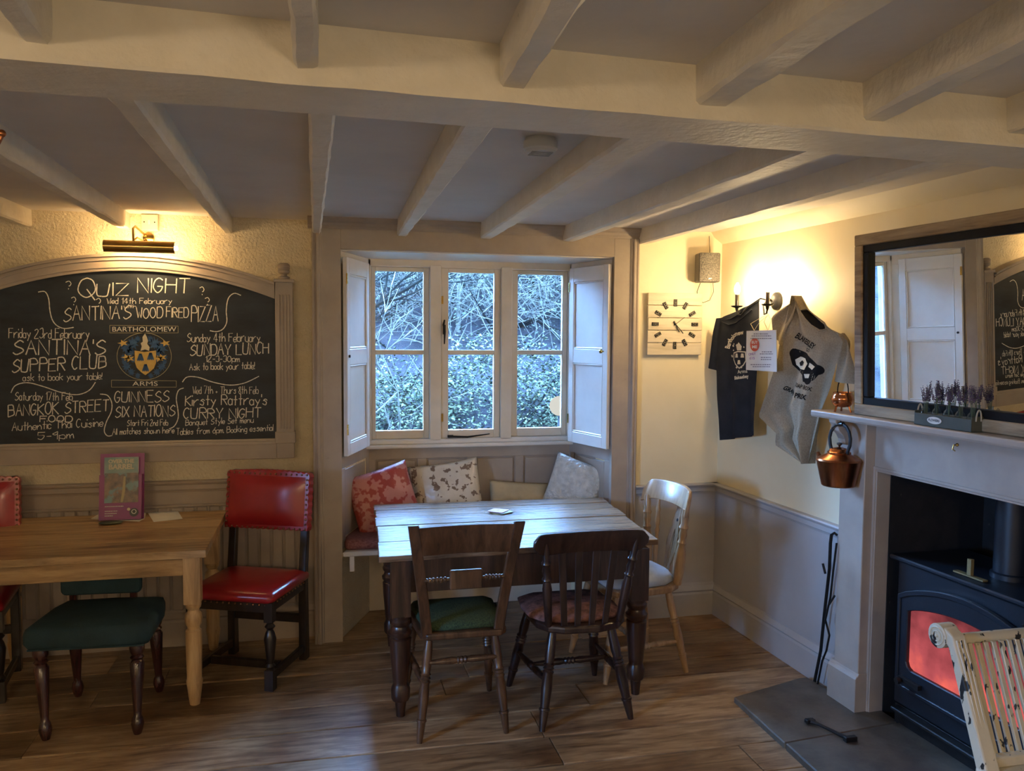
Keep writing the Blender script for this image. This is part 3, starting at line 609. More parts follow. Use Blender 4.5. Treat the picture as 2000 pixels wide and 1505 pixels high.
for sx in (-1, 1):
    MB().tube([(sx*(h2+.002), .012*math.cos(PI*k/8), .040+.042*math.sin(PI*k/8)) for k in range(9)], .003, 8).build('rope_handle', M_['rope'], tr, smooth=True)
lavs = []
for k in range(5):
    s = -h2+.028+k*(TL-.056)/4
    bt = wall_thing('bottle_vase', TS+s, .10, 1.402, ['small clear bottle of dried lavender at the left end of the trough', 'small clear bottle of dried lavender second from left in the trough', 'small clear bottle of dried lavender in the middle of the trough', 'small clear bottle of dried lavender second from right in the trough', 'small clear bottle of dried lavender at the right end of the trough'][k], 'vase', 'lavender bottles in the trough')
    MB().lathe([(.002, .0), (.019, .001), (.020, .006), (.020, .045), (.016, .058), (.008, .068), (.008, .08), (.011, .083), (.0085, .084)], 18).build('bottle', M_['bottle'], bt, smooth=True, ang=60)
    st_ = MB(); bl = MB()
    for q in range(7):
        ax, ay = random.uniform(-.022, .022), random.uniform(-.018, .018); hh = random.uniform(.125, .165)
        st_.tube([(ax*.2, ay*.2, .006), (ax*.35, ay*.35, .08), (ax, ay, hh)], .0009, 5)
        for z in range(9):
            f = z/8; pt = Vector((ax*(.35+.65*(hh-.045+.055*f-.08)/(hh-.08)), ay*(.35+.65*(hh-.045+.055*f-.08)/(hh-.08)), hh-.04+.05*f)); r = .0055*(1-.5*f)
            for w in range(4):
                a = random.uniform(0, 6.28); bl.ball(pt+Vector((math.cos(a), math.sin(a), random.uniform(-.3, .3)))*r*.8, r*.55, 5, 3)
    st_.build('stem', M_['stem'], bt); bl.build('lavender', M_['lav'], bt)

# distressed slatted chair in the right foreground --------------------------------------------------------
CH = empty('slatted_chair', (2.152, 2.10, 0), 0, 'cream chair with distressed paint, slatted back and scrolled top beside the stove', 'chair')
LEAN = .40
def bk(z): return .02+(z-.38)*LEAN
zt = .750
for sx, nm in ((-.135, 0), (.275, 1)):
    b = MB()
    prof_ = [(-.02, 0), (.02, 0), (.03, .38), (.03+(zt-.03-.38)*LEAN, zt-.03), (bk(zt)+.075, zt+.01), (bk(zt)+.02, zt+.028), (bk(zt)-.02, zt+.01), (bk(zt-.06)-.028, zt-.06), (-.02, .38)]
    b.prism(prof_, sx, sx+.052, 'x'); post = b.build('post', M_['distress'], CH, bevel=.006, segs=2)
    cc = Vector((0, bk(zt)+.045, zt-.008))
    b = MB(); b.turned((sx-.004, cc.y, cc.z), (sx+.056, cc.y, cc.z), [(0, .037), (.02, .041), (.98, .041), (1, .037)], 28); b.build('scroll', M_['distress'], post, smooth=True)
    b = MB()
    for r in (.030, .017): b.tube([(sx-.005, cc.y+r*math.cos(2*PI*k/24), cc.z+r*math.sin(2*PI*k/24)) for k in range(25)], .0028, 6)
    b.ball((sx-.005, cc.y, cc.z), .006); b.build('scroll_rosette', M_['distress'], post, smooth=True)
    b = MB()
    for q in (.008, .022, .036): b.tube([(sx+q+.004, bk(z)-.031 if z < zt-.045 else bk(z)-.026, z) for z in (.42, .5, .6, .68, .72, zt)], .0045, 6)
    b.build('reeding', M_['distress'], post, smooth=True)
b = MB(); b.tube([(-.085, bk(zt)+.012, zt-.012), (.28, bk(zt)+.012, zt-.012)], .019, 14); b.build('top_rail', M_['distress'], CH, smooth=True)
b = MB(); b.box(-.085, .28, .0, .03, .385, .42); b.build('lower_rail', M_['distress'], CH, bevel=.004)
for k in range(11):
    x = -.066+k*.0312
    MB().hexa([(x, bk(.41)-.006, .41), (x+.017, bk(.41)-.006, .41), (x+.017, bk(.41)+.008, .41), (x, bk(.41)+.008, .41)], [(x, bk(zt-.02)-.006, zt-.02), (x+.017, bk(zt-.02)-.006, zt-.02), (x+.017, bk(zt-.02)+.008, zt-.02), (x, bk(zt-.02)+.008, zt-.02)]).build('slat', M_['distress'], CH, bevel=.002)
b = MB(); b.box(-.14, .325, -.40, .03, .355, .385); b.build('seat', M_['distress'], CH, bevel=.008)
for sx in (-.12, .305): MB().turned((sx, -.36, .357), (sx, -.37, 0), [(0, .024), (.2, .022), (.3, .028), (.9, .016), (1, .018)], 12).build('leg', M_['distress'], CH, smooth=True)

# ================================================================ FURNITURE
# window table ------------------------------------------------------------------------
TZ = .755
A_, B_, C_, D_ = Vector((.236, 3.615)), Vector((1.585, 3.665)), Vector((1.655, 4.70)), Vector((.285, 4.76))
wt = empty('farmhouse_table', (.92, 4.15, 0), 0, 'worn scrubbed plank table with dark turned legs in front of the window seat', 'table')
O_ = Vector((.92, 4.15))
def tp(u, v): return (A_+(B_-A_)*u)*(1-v)+(D_+(C_-D_)*u)*v-O_
cuts = [0, .235, .52, .70, .86, 1.0]
for k in range(5):
    v0, v1 = cuts[k]+.0045, cuts[k+1]-.0045; ue = 1.0+[0, -.004, .003, -.002, .002][k]; ul = [0, .003, -.002, .002, -.003][k]
    q = [tp(ul, v0), tp(ue, v0), tp(ue, v1), tp(ul, v1)]
    dz = [0, -.001, .0005, -.0008, 0][k]
    MB().hexa([(a.x, a.y, TZ-.028) for a in q], [(a.x, a.y, TZ+dz) for a in q]).build('top_plank', M_['scrub'], wt, bevel=.003, segs=2)
legs = [(.335, 3.665), (1.475, 3.66), (.365, 4.52), (1.55, 4.50)]
LP_ = [(.0, .020), (.03, .022), (.072, .027), (.078, .038), (.09, .043), (.13, .044), (.15, .036), (.158, .034), (.17, .036), (.30, .047), (.365, .050), (.372, .042), (.385, .052), (.40, .054), (.41, .044), (.425, .040), (.435, .048), (.45, .050), (.46, .044), (.475, .046)]
for (x, y) in legs:
    M = Matrix.Translation((x-O_.x, y-O_.y, 0))
    b = MB(); b.lathe([(r, z) for z, r in LP_], 22, M); b.box(-.043, .043, -.043, .043, .472, TZ-.028, M); b.build('leg', M_['darkleg'], wt, smooth=True, bevel=0, ang=38)
def apron(i, j, side=0):
    a = Vector(legs[i])-O_; c = Vector(legs[j])-O_; d = (c-a).normalized(); n_ = Vector((-d.y, d.x))*.011
    a2 = a+d*.04; c2 = c-d*.04
    q = [a2-n_, c2-n_, c2+n_, a2+n_]
    MB().hexa([(v.x, v.y, .575) for v in q], [(v.x, v.y, TZ-.029) for v in q]).build('apron', M_['darkleg'], wt, bevel=.002)
for i, j in ((0, 1), (2, 3), (0, 2), (1, 3)): apron(i, j)
# coasters
cc = atZ(972, 997, TZ)
for k, (dx, dy, m, lb) in enumerate([(0, 0, 'sand', 'bottom coaster of the small stack on the window table, tan edge showing'), (.012, -.006, 'leaf_sky', 'middle grey-green coaster of the small stack on the window table'), (-.006, .006, 'pinkmat', 'top pink coaster of the small stack on the window table')]):
    if m == 'pinkmat': M_['pinkmat'] = paint('pink_coaster_print', (.30,.09,.12), (.38,.15,.17), scale=40, rough=.5)
    b = MB(); w = .047; rr = .012; P = []
    for (sx, sy, a0) in ((1, 1, 0), (-1, 1, 90), (-1, -1, 180), (1, -1, 270)):
        for q in range(5): a = math.radians(a0+q*22.5); P.append((sx*(w-rr)+rr*math.cos(a), sy*(w-rr)+rr*math.sin(a)))
    M = Matrix.Translation((cc.x+dx, cc.y+dy-.05, TZ+.0005+k*.004)) @ Matrix.Rotation(.2+k*.35, 4, 'Z')
    o = b.prism(P, 0, .0035).build('coaster', M_[m]); o.matrix_world = M; tag(o, lb, 'coaster', 'coasters on the window table')

# oak table left -----------------------------------------------------------------------
ot = empty('oak_table', (-1.08, 4.32, 0), 0, 'honey-coloured oak table with turned legs below the chalkboard', 'table')
x0, x1, y0, y1 = -.52-.02, .555, -.435, .435
TX0, TX1 = -1.60+1.08, -.525+1.08
cuts = [-.435, -.20, .02, .24, .435]
for k in range(4):
    MB().hexa([(TX0-.05*(1-(cuts[k]+.435)/.87)*1.0-.0, cuts[k]+.001, .722), (TX1, cuts[k]+.001, .722), (TX1, cuts[k+1]-.001, .722), (TX0-.05*(1-(cuts[k+1]+.435)/.87), cuts[k+1]-.001, .722)],
              [(TX0-.05*(1-(cuts[k]+.435)/.87)*1.0-.0, cuts[k]+.001, .757), (TX1, cuts[k]+.001, .757), (TX1, cuts[k+1]-.001, .757), (TX0-.05*(1-(cuts[k+1]+.435)/.87), cuts[k+1]-.001, .757)]).build('top_plank', M_['oak'], ot, bevel=.003, segs=2)
OP = [(0, .022), (.01, .024), (.09, .034), (.115, .038), (.125, .034), (.135, .034), (.30, .037), (.355, .036), (.365, .026), (.375, .028), (.385, .036), (.41, .040), (.435, .036), (.445, .027), (.455, .026), (.465, .034), (.48, .037), (.49, .03)]
for (x, y) in ((.482, -.33), (.482, .35), (-.50, .35), (-.53, -.33)):
    M = Matrix.Translation((x, y, 0)); b = MB(); b.lathe([(r, z) for z, r in OP], 22, M); b.box(-.037, .037, -.037, .037, .488, .722, M); b.build('leg', M_['oakleg'], ot, smooth=True, ang=38)
b = MB(); b.box(-.49, .445, -.36, -.335, .625, .722); b.build('apron', M_['oak'], ot, bevel=.002)
b = MB(); b.box(-.46, .445, .34, .365, .625, .722); b.build('apron', M_['oak'], ot, bevel=.002)
for x in (.475, -.51): MB().box(x-.012, x+.012, -.295, .315, .625, .722).build('apron', M_['oak'], ot, bevel=.002)
OT = .757
# leaflet holder with booklet
ls = empty('leaflet_holder', (-1.035, 4.60, OT+.004), 0, 'magenta card leaflet stand on the oak table', 'leaflet stand')
LT = Matrix.Rotation(math.radians(-9), 4, 'X')
MB().box(-.108, .108, .0, .004, 0, .345, LT).build('back_card', M_['magenta'], ls)
b = MB(); b.box(-.104, .102, -.032, -.028, 0, .235, LT); b.box(-.104, -.10, -.030, .0, 0, .235, LT); b.box(.098, .102, -.030, .0, 0, .235, LT); b.box(-.104, .102, -.03, .0, 0, .004, LT)
b.build('pocket', M_['magenta'], ls)
MB().box(-.01, .01, .0, .09, .0, .12).build('strut', M_['magenta'], ls)
bk_ = empty('booklet', (-1.035, 4.60, OT+.004), 0, 'walking booklet titled OVER THE BARREL standing in the magenta holder', 'booklet')
MB().box(-.082, .082, -.026, -.004, .006, .325, LT).build('pages', M_['paper'], bk_)
MB().box(-.082, .082, -.0275, -.0262, .235, .325, LT).build('cover_sky', M_['leaf_sky'], bk_)
b = MB(); put_text(b, 'OVER THE', .027, lambda u, v: LT @ Vector((u, -.028, .303+v)), .0012); put_text(b, 'BARREL', .036, lambda u, v: LT @ Vector((u, -.028, .274+v)), .0014); b.build('cover_title', M_['print_white'], bk_)
MB().box(-.078, .086, -.0345, -.0325, .088, .242, LT).build('cover_photo', M_['leaf_photo'], ls)
b = MB(); b.prism([(.0, .09), (.012, .09), (.022, .15), (.024, .225), (.014, .225), (.008, .15)], -.0352, -.0346, 'y', LT); b.build('cover_path', M_['sand'], ls)
b = MB()
put_text(b, 'www.visit.org', .014, lambda u, v: LT @ Vector((-.04+u, -.0335, .070+v)))
for k, w in enumerate(('discover the', 'trails nearby', 'with us')): put_text(b, w, .012, lambda u, v: LT @ Vector((-.048+u, -.0335, .045-.013*k+v)))
b = MB()
for (xa, xb, z) in ((-.075, .015, .070), (-.075, -.015, .046), (-.075, -.018, .034), (-.075, -.036, .022)):
    x = xa
    while x < xb:
        w = random.uniform(.004, .009); b.box(x, min(x+w, xb), -.0335, -.0325, z-.0018, z+.0018, LT); x += w+.0022
tag(b.build('card_lettering', M_['paper'], ls), kind='stuff')
MB().prism([(.066+.022*math.cos(2*PI*k/24), .036+.022*math.sin(2*PI*k/24)) for k in range(24)], -.034, -.0325, 'y', LT).build('card_badge', M_['curtain'], ls)
b = MB(); ring(b, [(.066+.012*math.cos(2*PI*k/20), .040+.012*math.sin(2*PI*k/20)) for k in range(20)], [(.066+.009*math.cos(2*PI*k/20), .040+.009*math.sin(2*PI*k/20)) for k in range(20)], -.0346, -.034)
b.v = [tuple(LT @ Vector(p)) for p in b.v]; b.build('badge_ring', M_['paper'], ls)
MB().prism([(.040+.008*math.cos(2*PI*k/16), .053+.008*math.sin(2*PI*k/16)) for k in range(16)], -.0342, -.0325, 'y', LT).build('card_dot', M_['print_white'], ls)
def sheet(name, pts, z, lab, mat='paper', th=.003):
    P = [atZ(x, y, z) for x, y in pts]; c = sum(P, Vector())/len(P)
    o = MB().prism([(p.x-c.x, p.y-c.y) for p in P], 0, th).build(name, M_[mat]); o.location = (c.x, c.y, z); return tag(o, lab, 'paper', None)
sheet('paper_sheet', [(288, 1000), (300, 1019), (357, 1013), (346, 996)], OT+.0008, 'loose white paper sheet right of the magenta leaflet stand', th=.0015)
sheet('paper_pad', [(178, 1013), (200, 1000), (285, 1000), (283, 1012), (272, 1018)], OT+.0008, 'white paper pad lying under the magenta leaflet stand', th=.003)
p = atZ(218, 1022, OT)
t = empty('pouch', (p.x, p.y-.02, OT), .1, 'small dark green pouch in front of the leaflet stand on oak table', 'pouch')
b = MB(); b.ball((0, 0, .009), 1, 20, 10, sc=(.058, .026, .009)); b.build('body', M_['pouch'], t, smooth=True)
MB().tube([(-.05, -.012, .012), (0, -.02, .017), (.05, -.008, .012)], .0025, 6).build('flap_edge', M_['pouch'], t)

# red leather chairs --------------------------------------------------------------------------
def rounded_rect(w, d, r, n=5, dx=0):
    P = []
    for (sx, sy, a0) in ((1, 1, 0), (-1, 1, 90), (-1, -1, 180), (1, -1, 270)):
        for q in range(n): a = math.radians(a0+q*90/(n-1)); P.append((sx*(w-r)+r*math.cos(a), sy*(d-r)+r*math.sin(a)))
    return P
def pad(mb, outline, z0, z1, dome=.012, inset=.012, M=None):   # cushion like slab
    n = len(outline); cx = sum(p[0] for p in outline)/n; cy = sum(p[1] for p in outline)/n
    rows = []
    def ringp(f, z): return [((x-cx)*f+cx, (y-cy)*f+cy, z) for x, y in outline]
    sizes = [(.955, z0), (1.0, z0+(z1-z0)*.25), (1.0, z0+(z1-z0)*.65), (.965, z1-.001), (.86, z1+dome*.45), (.6, z1+dome*.85), (.3, z1+dome)]
    vs = []; fs = []
    for f, z in sizes: vs += ringp(f, z)
    for j in range(len(sizes)-1):
        for i in range(n): k = (i+1) % n; fs.append((j*n+i, j*n+k, (j+1)*n+k, (j+1)*n+i))
    fs.append(tuple(range(n))[::-1]); fs.append(tuple(range((len(sizes)-1)*n, len(sizes)*n)))
    mb.add(vs, fs, M)
def red_chair(loc, rz, lab):
    t = empty('leather_chair', loc, rz, lab, 'chair', 'red studded leather chairs')
    o = [(-.225, .19), (-.235, -.21), (.235, -.21), (.225, .19)]
    b = MB(); pad(b, rounded_rect(.235, .225, .03), .435, .480, .016); b.build('seat', M_['red'], t, smooth=True, ang=70)
    b = MB()
    for s in (-1, 1): b.box(s*.205-.012, s*.205+.012, -.20, .20, .385, .437)
    b.box(-.20, .20, -.205, -.18, .385, .437); b.box(-.20, .20, .18, .205, .385, .437); b.build('seat_frame', M_['black_wood'], t, bevel=.002)
    LT_ = [(0, .021), (.22, .021), (.23, .014), (.26, .024), (.30, .016), (.34, .019), (.62, .030), (.70, .022), (.74, .014), (.78, .026), (.82, .015), (.86, .022), (1, .022)]
    for s in (-1, 1):
        b = MB(); x = s*.205
        b.lathe([(r, .02+z*.38) for z, r in LT_], 16, Matrix.Translation((x, -.19, 0))); b.box(-.022, .022, -.022, .022, 0, .10, Matrix.Translation((x, -.19, 0))); b.box(-.022, .022, -.022, .022, .34, .437, Matrix.Translation((x, -.19, 0)))
        b.build('leg', M_['black_wood'], t, smooth=True, ang=35)
        b = MB(); b.hexa([(x-.02, .175, 0), (x+.02, .175, 0), (x+.02, .225, 0), (x-.02, .225, 0)], [(x-.02, .175, .45), (x+.02, .175, .45), (x+.02, .215, .45), (x-.02, .215, .45)])
        b.hexa([(x-.02, .175, .45), (x+.02, .175, .45), (x+.02, .215, .45), (x-.02, .215, .45)], [(x-.018, .245, 1.0), (x+.018, .245, 1.0), (x+.018, .275, 1.0), (x-.018, .275, 1.0)])
        b.build('back_post', M_['black_wood'], t, bevel=.003)
        b = MB(); b.box(x-.012, x+.012, -.17, .18, .045, .085); b.build('side_stretcher', M_['black_wood'], t, bevel=.003)
    MB().box(-.19, .19, .185, .21, .20, .245).build('rear_stretcher', M_['black_wood'], t, bevel=.003)
    MB().box(-.19, .19, -.06, -.035, .045, .085).build('cross_stretcher', M_['black_wood'], t, bevel=.003)
    # back panel with scalloped edge
    Q = Matrix.Translation((0, .19+.0, .70)) @ Matrix.Rotation(math.radians(-7.3), 4, 'X')
    W2, H_ = .235, .30; P = []
    n = 15
    for k in range(n*2+1):
        f = k/(n*2); P.append((-W2+2*W2*f, H_+.012*math.sin(PI*f)+(.005 if k % 2 else -.003)))
    for k in range(1, 16):
        f = k/16; P.append((W2+(.004 if k % 2 else -.002), H_*(1-f)))
    for k in range(n*2+1): f = k/(n*2); P.append((W2-2*W2*f, -.002+(.003 if k % 2 else -.002)))
    for k in range(1, 16): f = k/16; P.append((-W2-(.004 if k % 2 else -.002), H_*f))
    b = MB(); b.prism(P, -.010, .045, 'y', Q); b.build('backrest', M_['red'], t, bevel=.003)
    b = MB(); rows = []
    for j in range(13):
        r = []
        for i in range(17):
            u, v = i/16*2-1, j/12*2-1; bulge = .022*(1-abs(u)**4)*(1-abs(v)**4)
            r.append((u*(W2-.02), -.011-bulge, H_/2+v*(H_/2-.02)))
        rows.append(r)
    b.grid(rows, Q); b.build('back_cushion', M_['red'], t, smooth=True, ang=80)
    b = MB()
    for k in range(16):
        for z in (H_-.008, .006): b.ball((-W2+.012+(2*W2-.024)*k/15, -.012, z), .0058, 8, 5, Q)
    for k in range(1, 11):
        for x in (-W2+.01, W2-.01): b.ball((x, -.012, .006+(H_-.014)*k/11), .0058, 8, 5, Q)
    tag(b.build('studs', M_['stud'], t, smooth=True), kind='stuff')
    b = MB()
    for k in range(13): b.ball((-.19+.38*k/12, -.207, .425), .006, 8, 5)
    for k in range(11):
        for s in (-1, 1): b.ball((s*.218, -.17+.34*k/10, .425), .006, 8, 5)
    tag(b.build('seat_studs', M_['stud'], t, smooth=True), kind='stuff')
    return t
red_chair((-.375, 4.33, 0), math.radians(-23), 'red studded leather chair with black frame standing right of oak table')
red_chair((-1.72, 4.36, 0), math.radians(8), 'red studded leather chair mostly out of frame left of oak table')

# teal stool ----------------------------------------------------------------------------------
tsx = empty('upholstered_chair', (-.985, 3.985, 0), math.radians(-4), 'low dark teal upholstered chair with mahogany turned legs under the oak table', 'chair')
b = MB(); pad(b, [(-.225, .20), (-.25, .10), (-.265, -.19), (-.24, -.225), (.0, -.235), (.235, -.225), (.255, -.19), (.24, .10), (.22, .20), (0, .215)], .385, .468, .022); b.build('seat', M_['teal'], tsx, smooth=True, ang=70)
SP = [(0, .015), (.02, .022), (.045, .027), (.07, .022), (.08, .016), (.10, .017), (.22, .026), (.30, .031), (.315, .022), (.325, .03), (.335, .022), (.35, .030), (.365, .032), (.38, .03), (.39, .03)]
for (x, y, x2, y2) in ((-.2, -.18, -.165, -.235), (.195, -.18, .205, -.235), (-.18, .16, -.185, .2), (.18, .16, .185, .2)):
    Lg = MB(); Lg.turned((x2, y2 if y < 0 else y2, 0), (x, y, .39), [(z/.39, r) for z, r in SP], 18); Lg.build('leg', M_['mahog'], tsx, smooth=True)
b = MB(); b.tube([(-.235+.47*k/12, -.222, .388-.0*k) for k in range(13)], .004, 6); b.build('piping', M_['teal'], tsx)
b = MB(); b.prism(rounded_rect(.18, .045, .025), .165, .195, 'y', Matrix.Translation((-.06, 0, .545))); b.build('backrest', M_['teal'], tsx, bevel=.008)
for x in (-.19, .08): MB().box(x-.015, x+.015, .175, .20, .40, .52).build('back_post', M_['mahog'], tsx, bevel=.003)

# turned leg helper for kitchen chairs
KL = [(0, .012), (.10, .016), (.20, .019), (.205, .022), (.225, .022), (.23, .018), (.42, .023), (.56, .020), (.58, .024), (.60, .019), (.615, .024), (.635, .019), (.65, .024), (.67, .018), (.75, .021), (.9, .019), (1, .015)]
def kleg(t, foot, top, mat, nm='leg', k=1.0): MB().turned(foot, top, [(a, r*k) for a, r in KL], 16).build(nm, mat, t, smooth=True)
def stretch(t, a, b_, mat, r=.011, nm='stretcher'):
    MB().turned(a, b_, [(0, r*.6), (.15, r), (.36, r*1.3), (.42, r*.95), (.44, r*1.35), (.46, r), (.49, r*1.35), (.51, r), (.54, r*1.35), (.56, r*.95), (.62, r*1.3), (.85, r), (1, r*.6)], 12).build(nm, mat, t, smooth=True)
# chair A: tablet back, green seat -----------------------------------------------------------
ca = empty('tablet_back_chair', (.585, 3.63, 0), 0, 'brown wooden chair with carved tablet rail and green seat, back to the viewer', 'chair')
m = M_['brown']
SO = [(-.155, -.195), (.17, -.195), (.20, -.16), (.225, .16), (.20, .20), (-.20, .20), (-.215, .16), (-.185, -.16)]
b = MB(); b.prism(SO, .425, .455); b.build('seat', m, ca, bevel=.008, segs=2)
b = MB(); pad(b, [(x*.90, y*.90+.012) for x, y in SO], .452, .482, .02); b.build('seat_pad', M_['green_pad'], ca, smooth=True, ang=70)
kleg(ca, (-.195, -.235, 0), (-.145, -.165, .43), m); kleg(ca, (.188, -.225, 0), (.145, -.165, .43), m)
kleg(ca, (-.215, .215, 0), (-.175, .15, .43), m); kleg(ca, (.20, .215, 0), (.17, .15, .43), m)
stretch(ca, (-.163, -.19, .33), (.16, -.19, .335), m, .013, 'rear_stretcher')
stretch(ca, (-.175, -.20, .24), (-.195, .18, .24), m, .012); stretch(ca, (.172, -.2, .24), (.187, .18, .24), m, .012)
for s in (-1, 1):
    b = MB(); x0_, x1_ = (-.155, -.228) if s < 0 else (.160, .222)
    zz = [(.44, 0), (.60, .2), (.78, .55), (.96, 1)]
    pts = []
    for z, f in zz:
        pts.append((x0_+(x1_-x0_)*((z-.44)/.52)**1.15, -.172-.135*((z-.44)/.52)**1.2, z))
    b = MB(); vs = []; fs = []
    for (x, y, z) in pts:
        vs += [(x-.023, y-.012, z), (x+.023, y-.012, z), (x+.023, y+.012, z), (x-.023, y+.012, z)]
    for j in range(3):
        for k in range(4): fs.append((4*j+k, 4*j+(k+1) % 4, 4*j+4+(k+1) % 4, 4*j+4+k))
    fs += [(3, 2, 1, 0), (12, 13, 14, 15)]
    b.add(vs, fs); b.build('back_post', m, ca, bevel=.004)
b = MB(); n = 12; rows = []
for (dy, inv) in ((-.007, 0), (.007, 1)):
    pass
vs = []; fs = []
for i in range(n+1):
    f = i/n; u = 2*f-1; xx_b = -.195+.385*f; xx_t = -.212+.420*f; cy = .022*(1-u*u)
    for (xx, y, z) in ((xx_b, -.270, .820), (xx_t, -.304, .948)):
        vs += [(xx, y+cy-.008, z), (xx, y+cy+.008, z)]
for i in range(n):
    a = 4*i; c = a+4
    fs += [(a, c, c+2, a+2), (a+1, a+3, c+3, c+1), (a, a+1, c+1, c), (a+2, c+2, c+3, a+3)]
fs += [(0, 2, 3, 1), (4*n, 4*n+1, 4*n+3, 4*n+2)]
b = MB(); b.add(vs, fs); b.build('top_rail', m, ca, bevel=.002, smooth=True)
tab = MB().box(-.068, .072, -.262, -.240, .665, .748).build('tablet', m, ca, bevel=.005)
for s in (-1, 1):
    rp = [(0, .008)]
    for k in range(6): rp += [(.12+.13*k, .008), (.15+.13*k, .013-.0006*k), (.20+.13*k, .013-.0006*k), (.23+.13*k, .008)]
    rp += [(1, .007)]
    xa = -.066 if s < 0 else .070; xb = -.19 if s < 0 else .185
    MB().turned((xa, -.248, .708), (xb, -.235, .705), rp, 14).build('ringed_spindle', m, ca, smooth=True, ang=30)
# chair B: slat back ------------------------------------------------------------------------
cb = empty('slat_back_chair', (1.135, 3.64, 0), 0, 'very dark slat-back kitchen chair with rose seat pad, back to the viewer', 'chair')
m = M_['darkchair']
SB = [(-.10+.0, -.235), (.06, -.245), (.16, -.215), (.215, -.14), (.225, .0), (.205, .16), (.15, .205), (-.14, .205), (-.20, .16), (-.215, 0), (-.205, -.13), (-.165, -.20)]
b = MB(); b.prism(SB, .418, .452); b.build('seat', m, cb, bevel=.010, segs=2)
b = MB(); pad(b, [(x*1.04-.01, y*.90+.03) for x, y in SB], .451, .472, .022); b.build('seat_pad', M_['pink_pad'], cb, smooth=True, ang=70)
kleg(cb, (-.205, -.255, 0), (-.135, -.16, .42), m, k=1.1); kleg(cb, (.222, -.225, 0), (.14, -.16, .42), m, k=1.1)
kleg(cb, (-.245, .235, 0), (-.165, .15, .42), m, k=1.1); kleg(cb, (.215, .27, 0), (.16, .15, .42), m, k=1.1)
stretch(cb, (-.17, -.20, .2), (-.212, .195, .19), m, .013, 'side_stretcher'); stretch(cb, (.185, -.19, .2), (.195, .21, .19), m, .013, 'side_stretcher')
stretch(cb, (-.19, .0, .20), (.19, .01, .20), m, .013, 'cross_stretcher')
vs = []; fs = []; n = 20
for i in range(n+1):
    f = i/n; u = 2*f-1; x = u*.262-.0; cy = -.045*u*u+.02+.0
    e = max(0, abs(u)-.82)/.18; lo = .790+.010*e+.03*e*e; hi = .893-.034*e**3-.006*(1-u*u)
    for z in (lo, hi):
        y = -.268-(z-.83)*.25-cy*-1; vs += [(x, y-.011, z), (x, y+.011, z)]
for i in range(n):
    a = 4*i; c = a+4; fs += [(a, c, c+2, a+2), (a+1, a+3, c+3, c+1), (a, a+1, c+1, c), (a+2, c+2, c+3, a+3)]
fs += [(0, 2, 3, 1), (4*n, 4*n+1, 4*n+3, 4*n+2)]
b = MB(); b.add(vs, fs); b.build('crest_rail', m, cb, bevel=.004, smooth=True)
def crest_y(x, z): u = x/.262; return -.268-(z-.83)*.25+(-.045*u*u+.02)
for x, x2 in ((-.095, -.125), (-.033, -.042), (.033, .042), (.095, .125)):
    y2 = crest_y(x2, .84)
    b = MB(); b.hexa([(x-.014, -.215, .448), (x+.014, -.215, .448), (x+.014, -.205, .448), (x-.014, -.205, .448)], [(x2-.018, y2-.004, .85), (x2+.018, y2-.004, .85), (x2+.018, y2+.005, .85), (x2-.018, y2+.005, .85)]); b.build('slat', m, cb, bevel=.002)
ES = [(0, .014), (.06, .017), (.45, .022), (.55, .016), (.57, .022), (.60, .015), (.66, .020), (.72, .015), (.76, .022), (.79, .015), (.88, .017), (1, .013)]
MB().turned((-.162, -.19, .448), (-.205, crest_y(-.205, .84), .85), ES, 14).build('turned_post', m, cb, smooth=True)
MB().turned((.17, -.19, .448), (.215, crest_y(.215, .84), .85), ES, 14).build('turned_post', m, cb, smooth=True)
# chair C: pine fiddle back, faces left -----------------------------------------------------------
cf = empty('fiddle_back_chair', (1.572, 4.03, 0), math.radians(-84), 'pale pine chair with pierced fiddle splat at the right end of the table', 'chair')
m = M_['pinechair']
SC_ = [(x*1.0, -y) for x, y in SB]
b = MB(); b.prism(SC_, .425, .462); b.build('seat', m, cf, bevel=.010, segs=2)
b = MB(); pad(b, [(x*.92, y*.92-.01) for x, y in SC_], .462, .500, .03); b.build('seat_pad', M_['pale_pad'], cf, smooth=True, ang=70)
kleg(cf, (.215, .235, 0), (.145, .155, .43), m); kleg(cf, (-.215, .235, 0), (-.145, .155, .43), m)
kleg(cf, (.22, -.23, 0), (.16, -.15, .43), m); kleg(cf, (-.22, -.23, 0), (-.16, -.15, .43), m)
stretch(cf, (.19, .20, .16), (.20, -.2, .16), m, .012, 'side_stretcher'); stretch(cf, (-.19, .20, .16), (-.20, -.2, .16), m, .012, 'side_stretcher'); stretch(cf, (-.19, 0, .16), (.19, 0, .16), m, .012, 'cross_stretcher')
def cy2(x, z): u = x/.24; return .265+(z-.84)*.25-(.062*u*u)
vs = []; fs = []; n = 24
for i in range(n+1):
    f = i/n; u = 2*f-1; x = u*.235; e = max(0, abs(u)-.8)/.2
    lo = .842-.028*(max(0, abs(u)-.55)/.45)**2; hi = .952-.012*u*u-.06*e**2.2
    for z in (lo, hi): y = cy2(x, z); vs += [(x, y-.012, z), (x, y+.012, z)]
for i in range(n):
    a = 4*i; c = a+4; fs += [(a, c, c+2, a+2), (a+1, a+3, c+3, c+1), (a, a+1, c+1, c), (a+2, c+2, c+3, a+3)]
fs += [(0, 2, 3, 1), (4*n, 4*n+1, 4*n+3, 4*n+2)]
b = MB(); b.add(vs, fs); b.build('crest_rail', m, cf, bevel=.004, smooth=True)
FP = [(0, .022), (.20, .030), (.42, .027), (.52, .019), (.56, .024), (.60, .017), (.66, .022), (.72, .018), (.76, .025), (.80, .018), (.9, .020), (1, .016)]
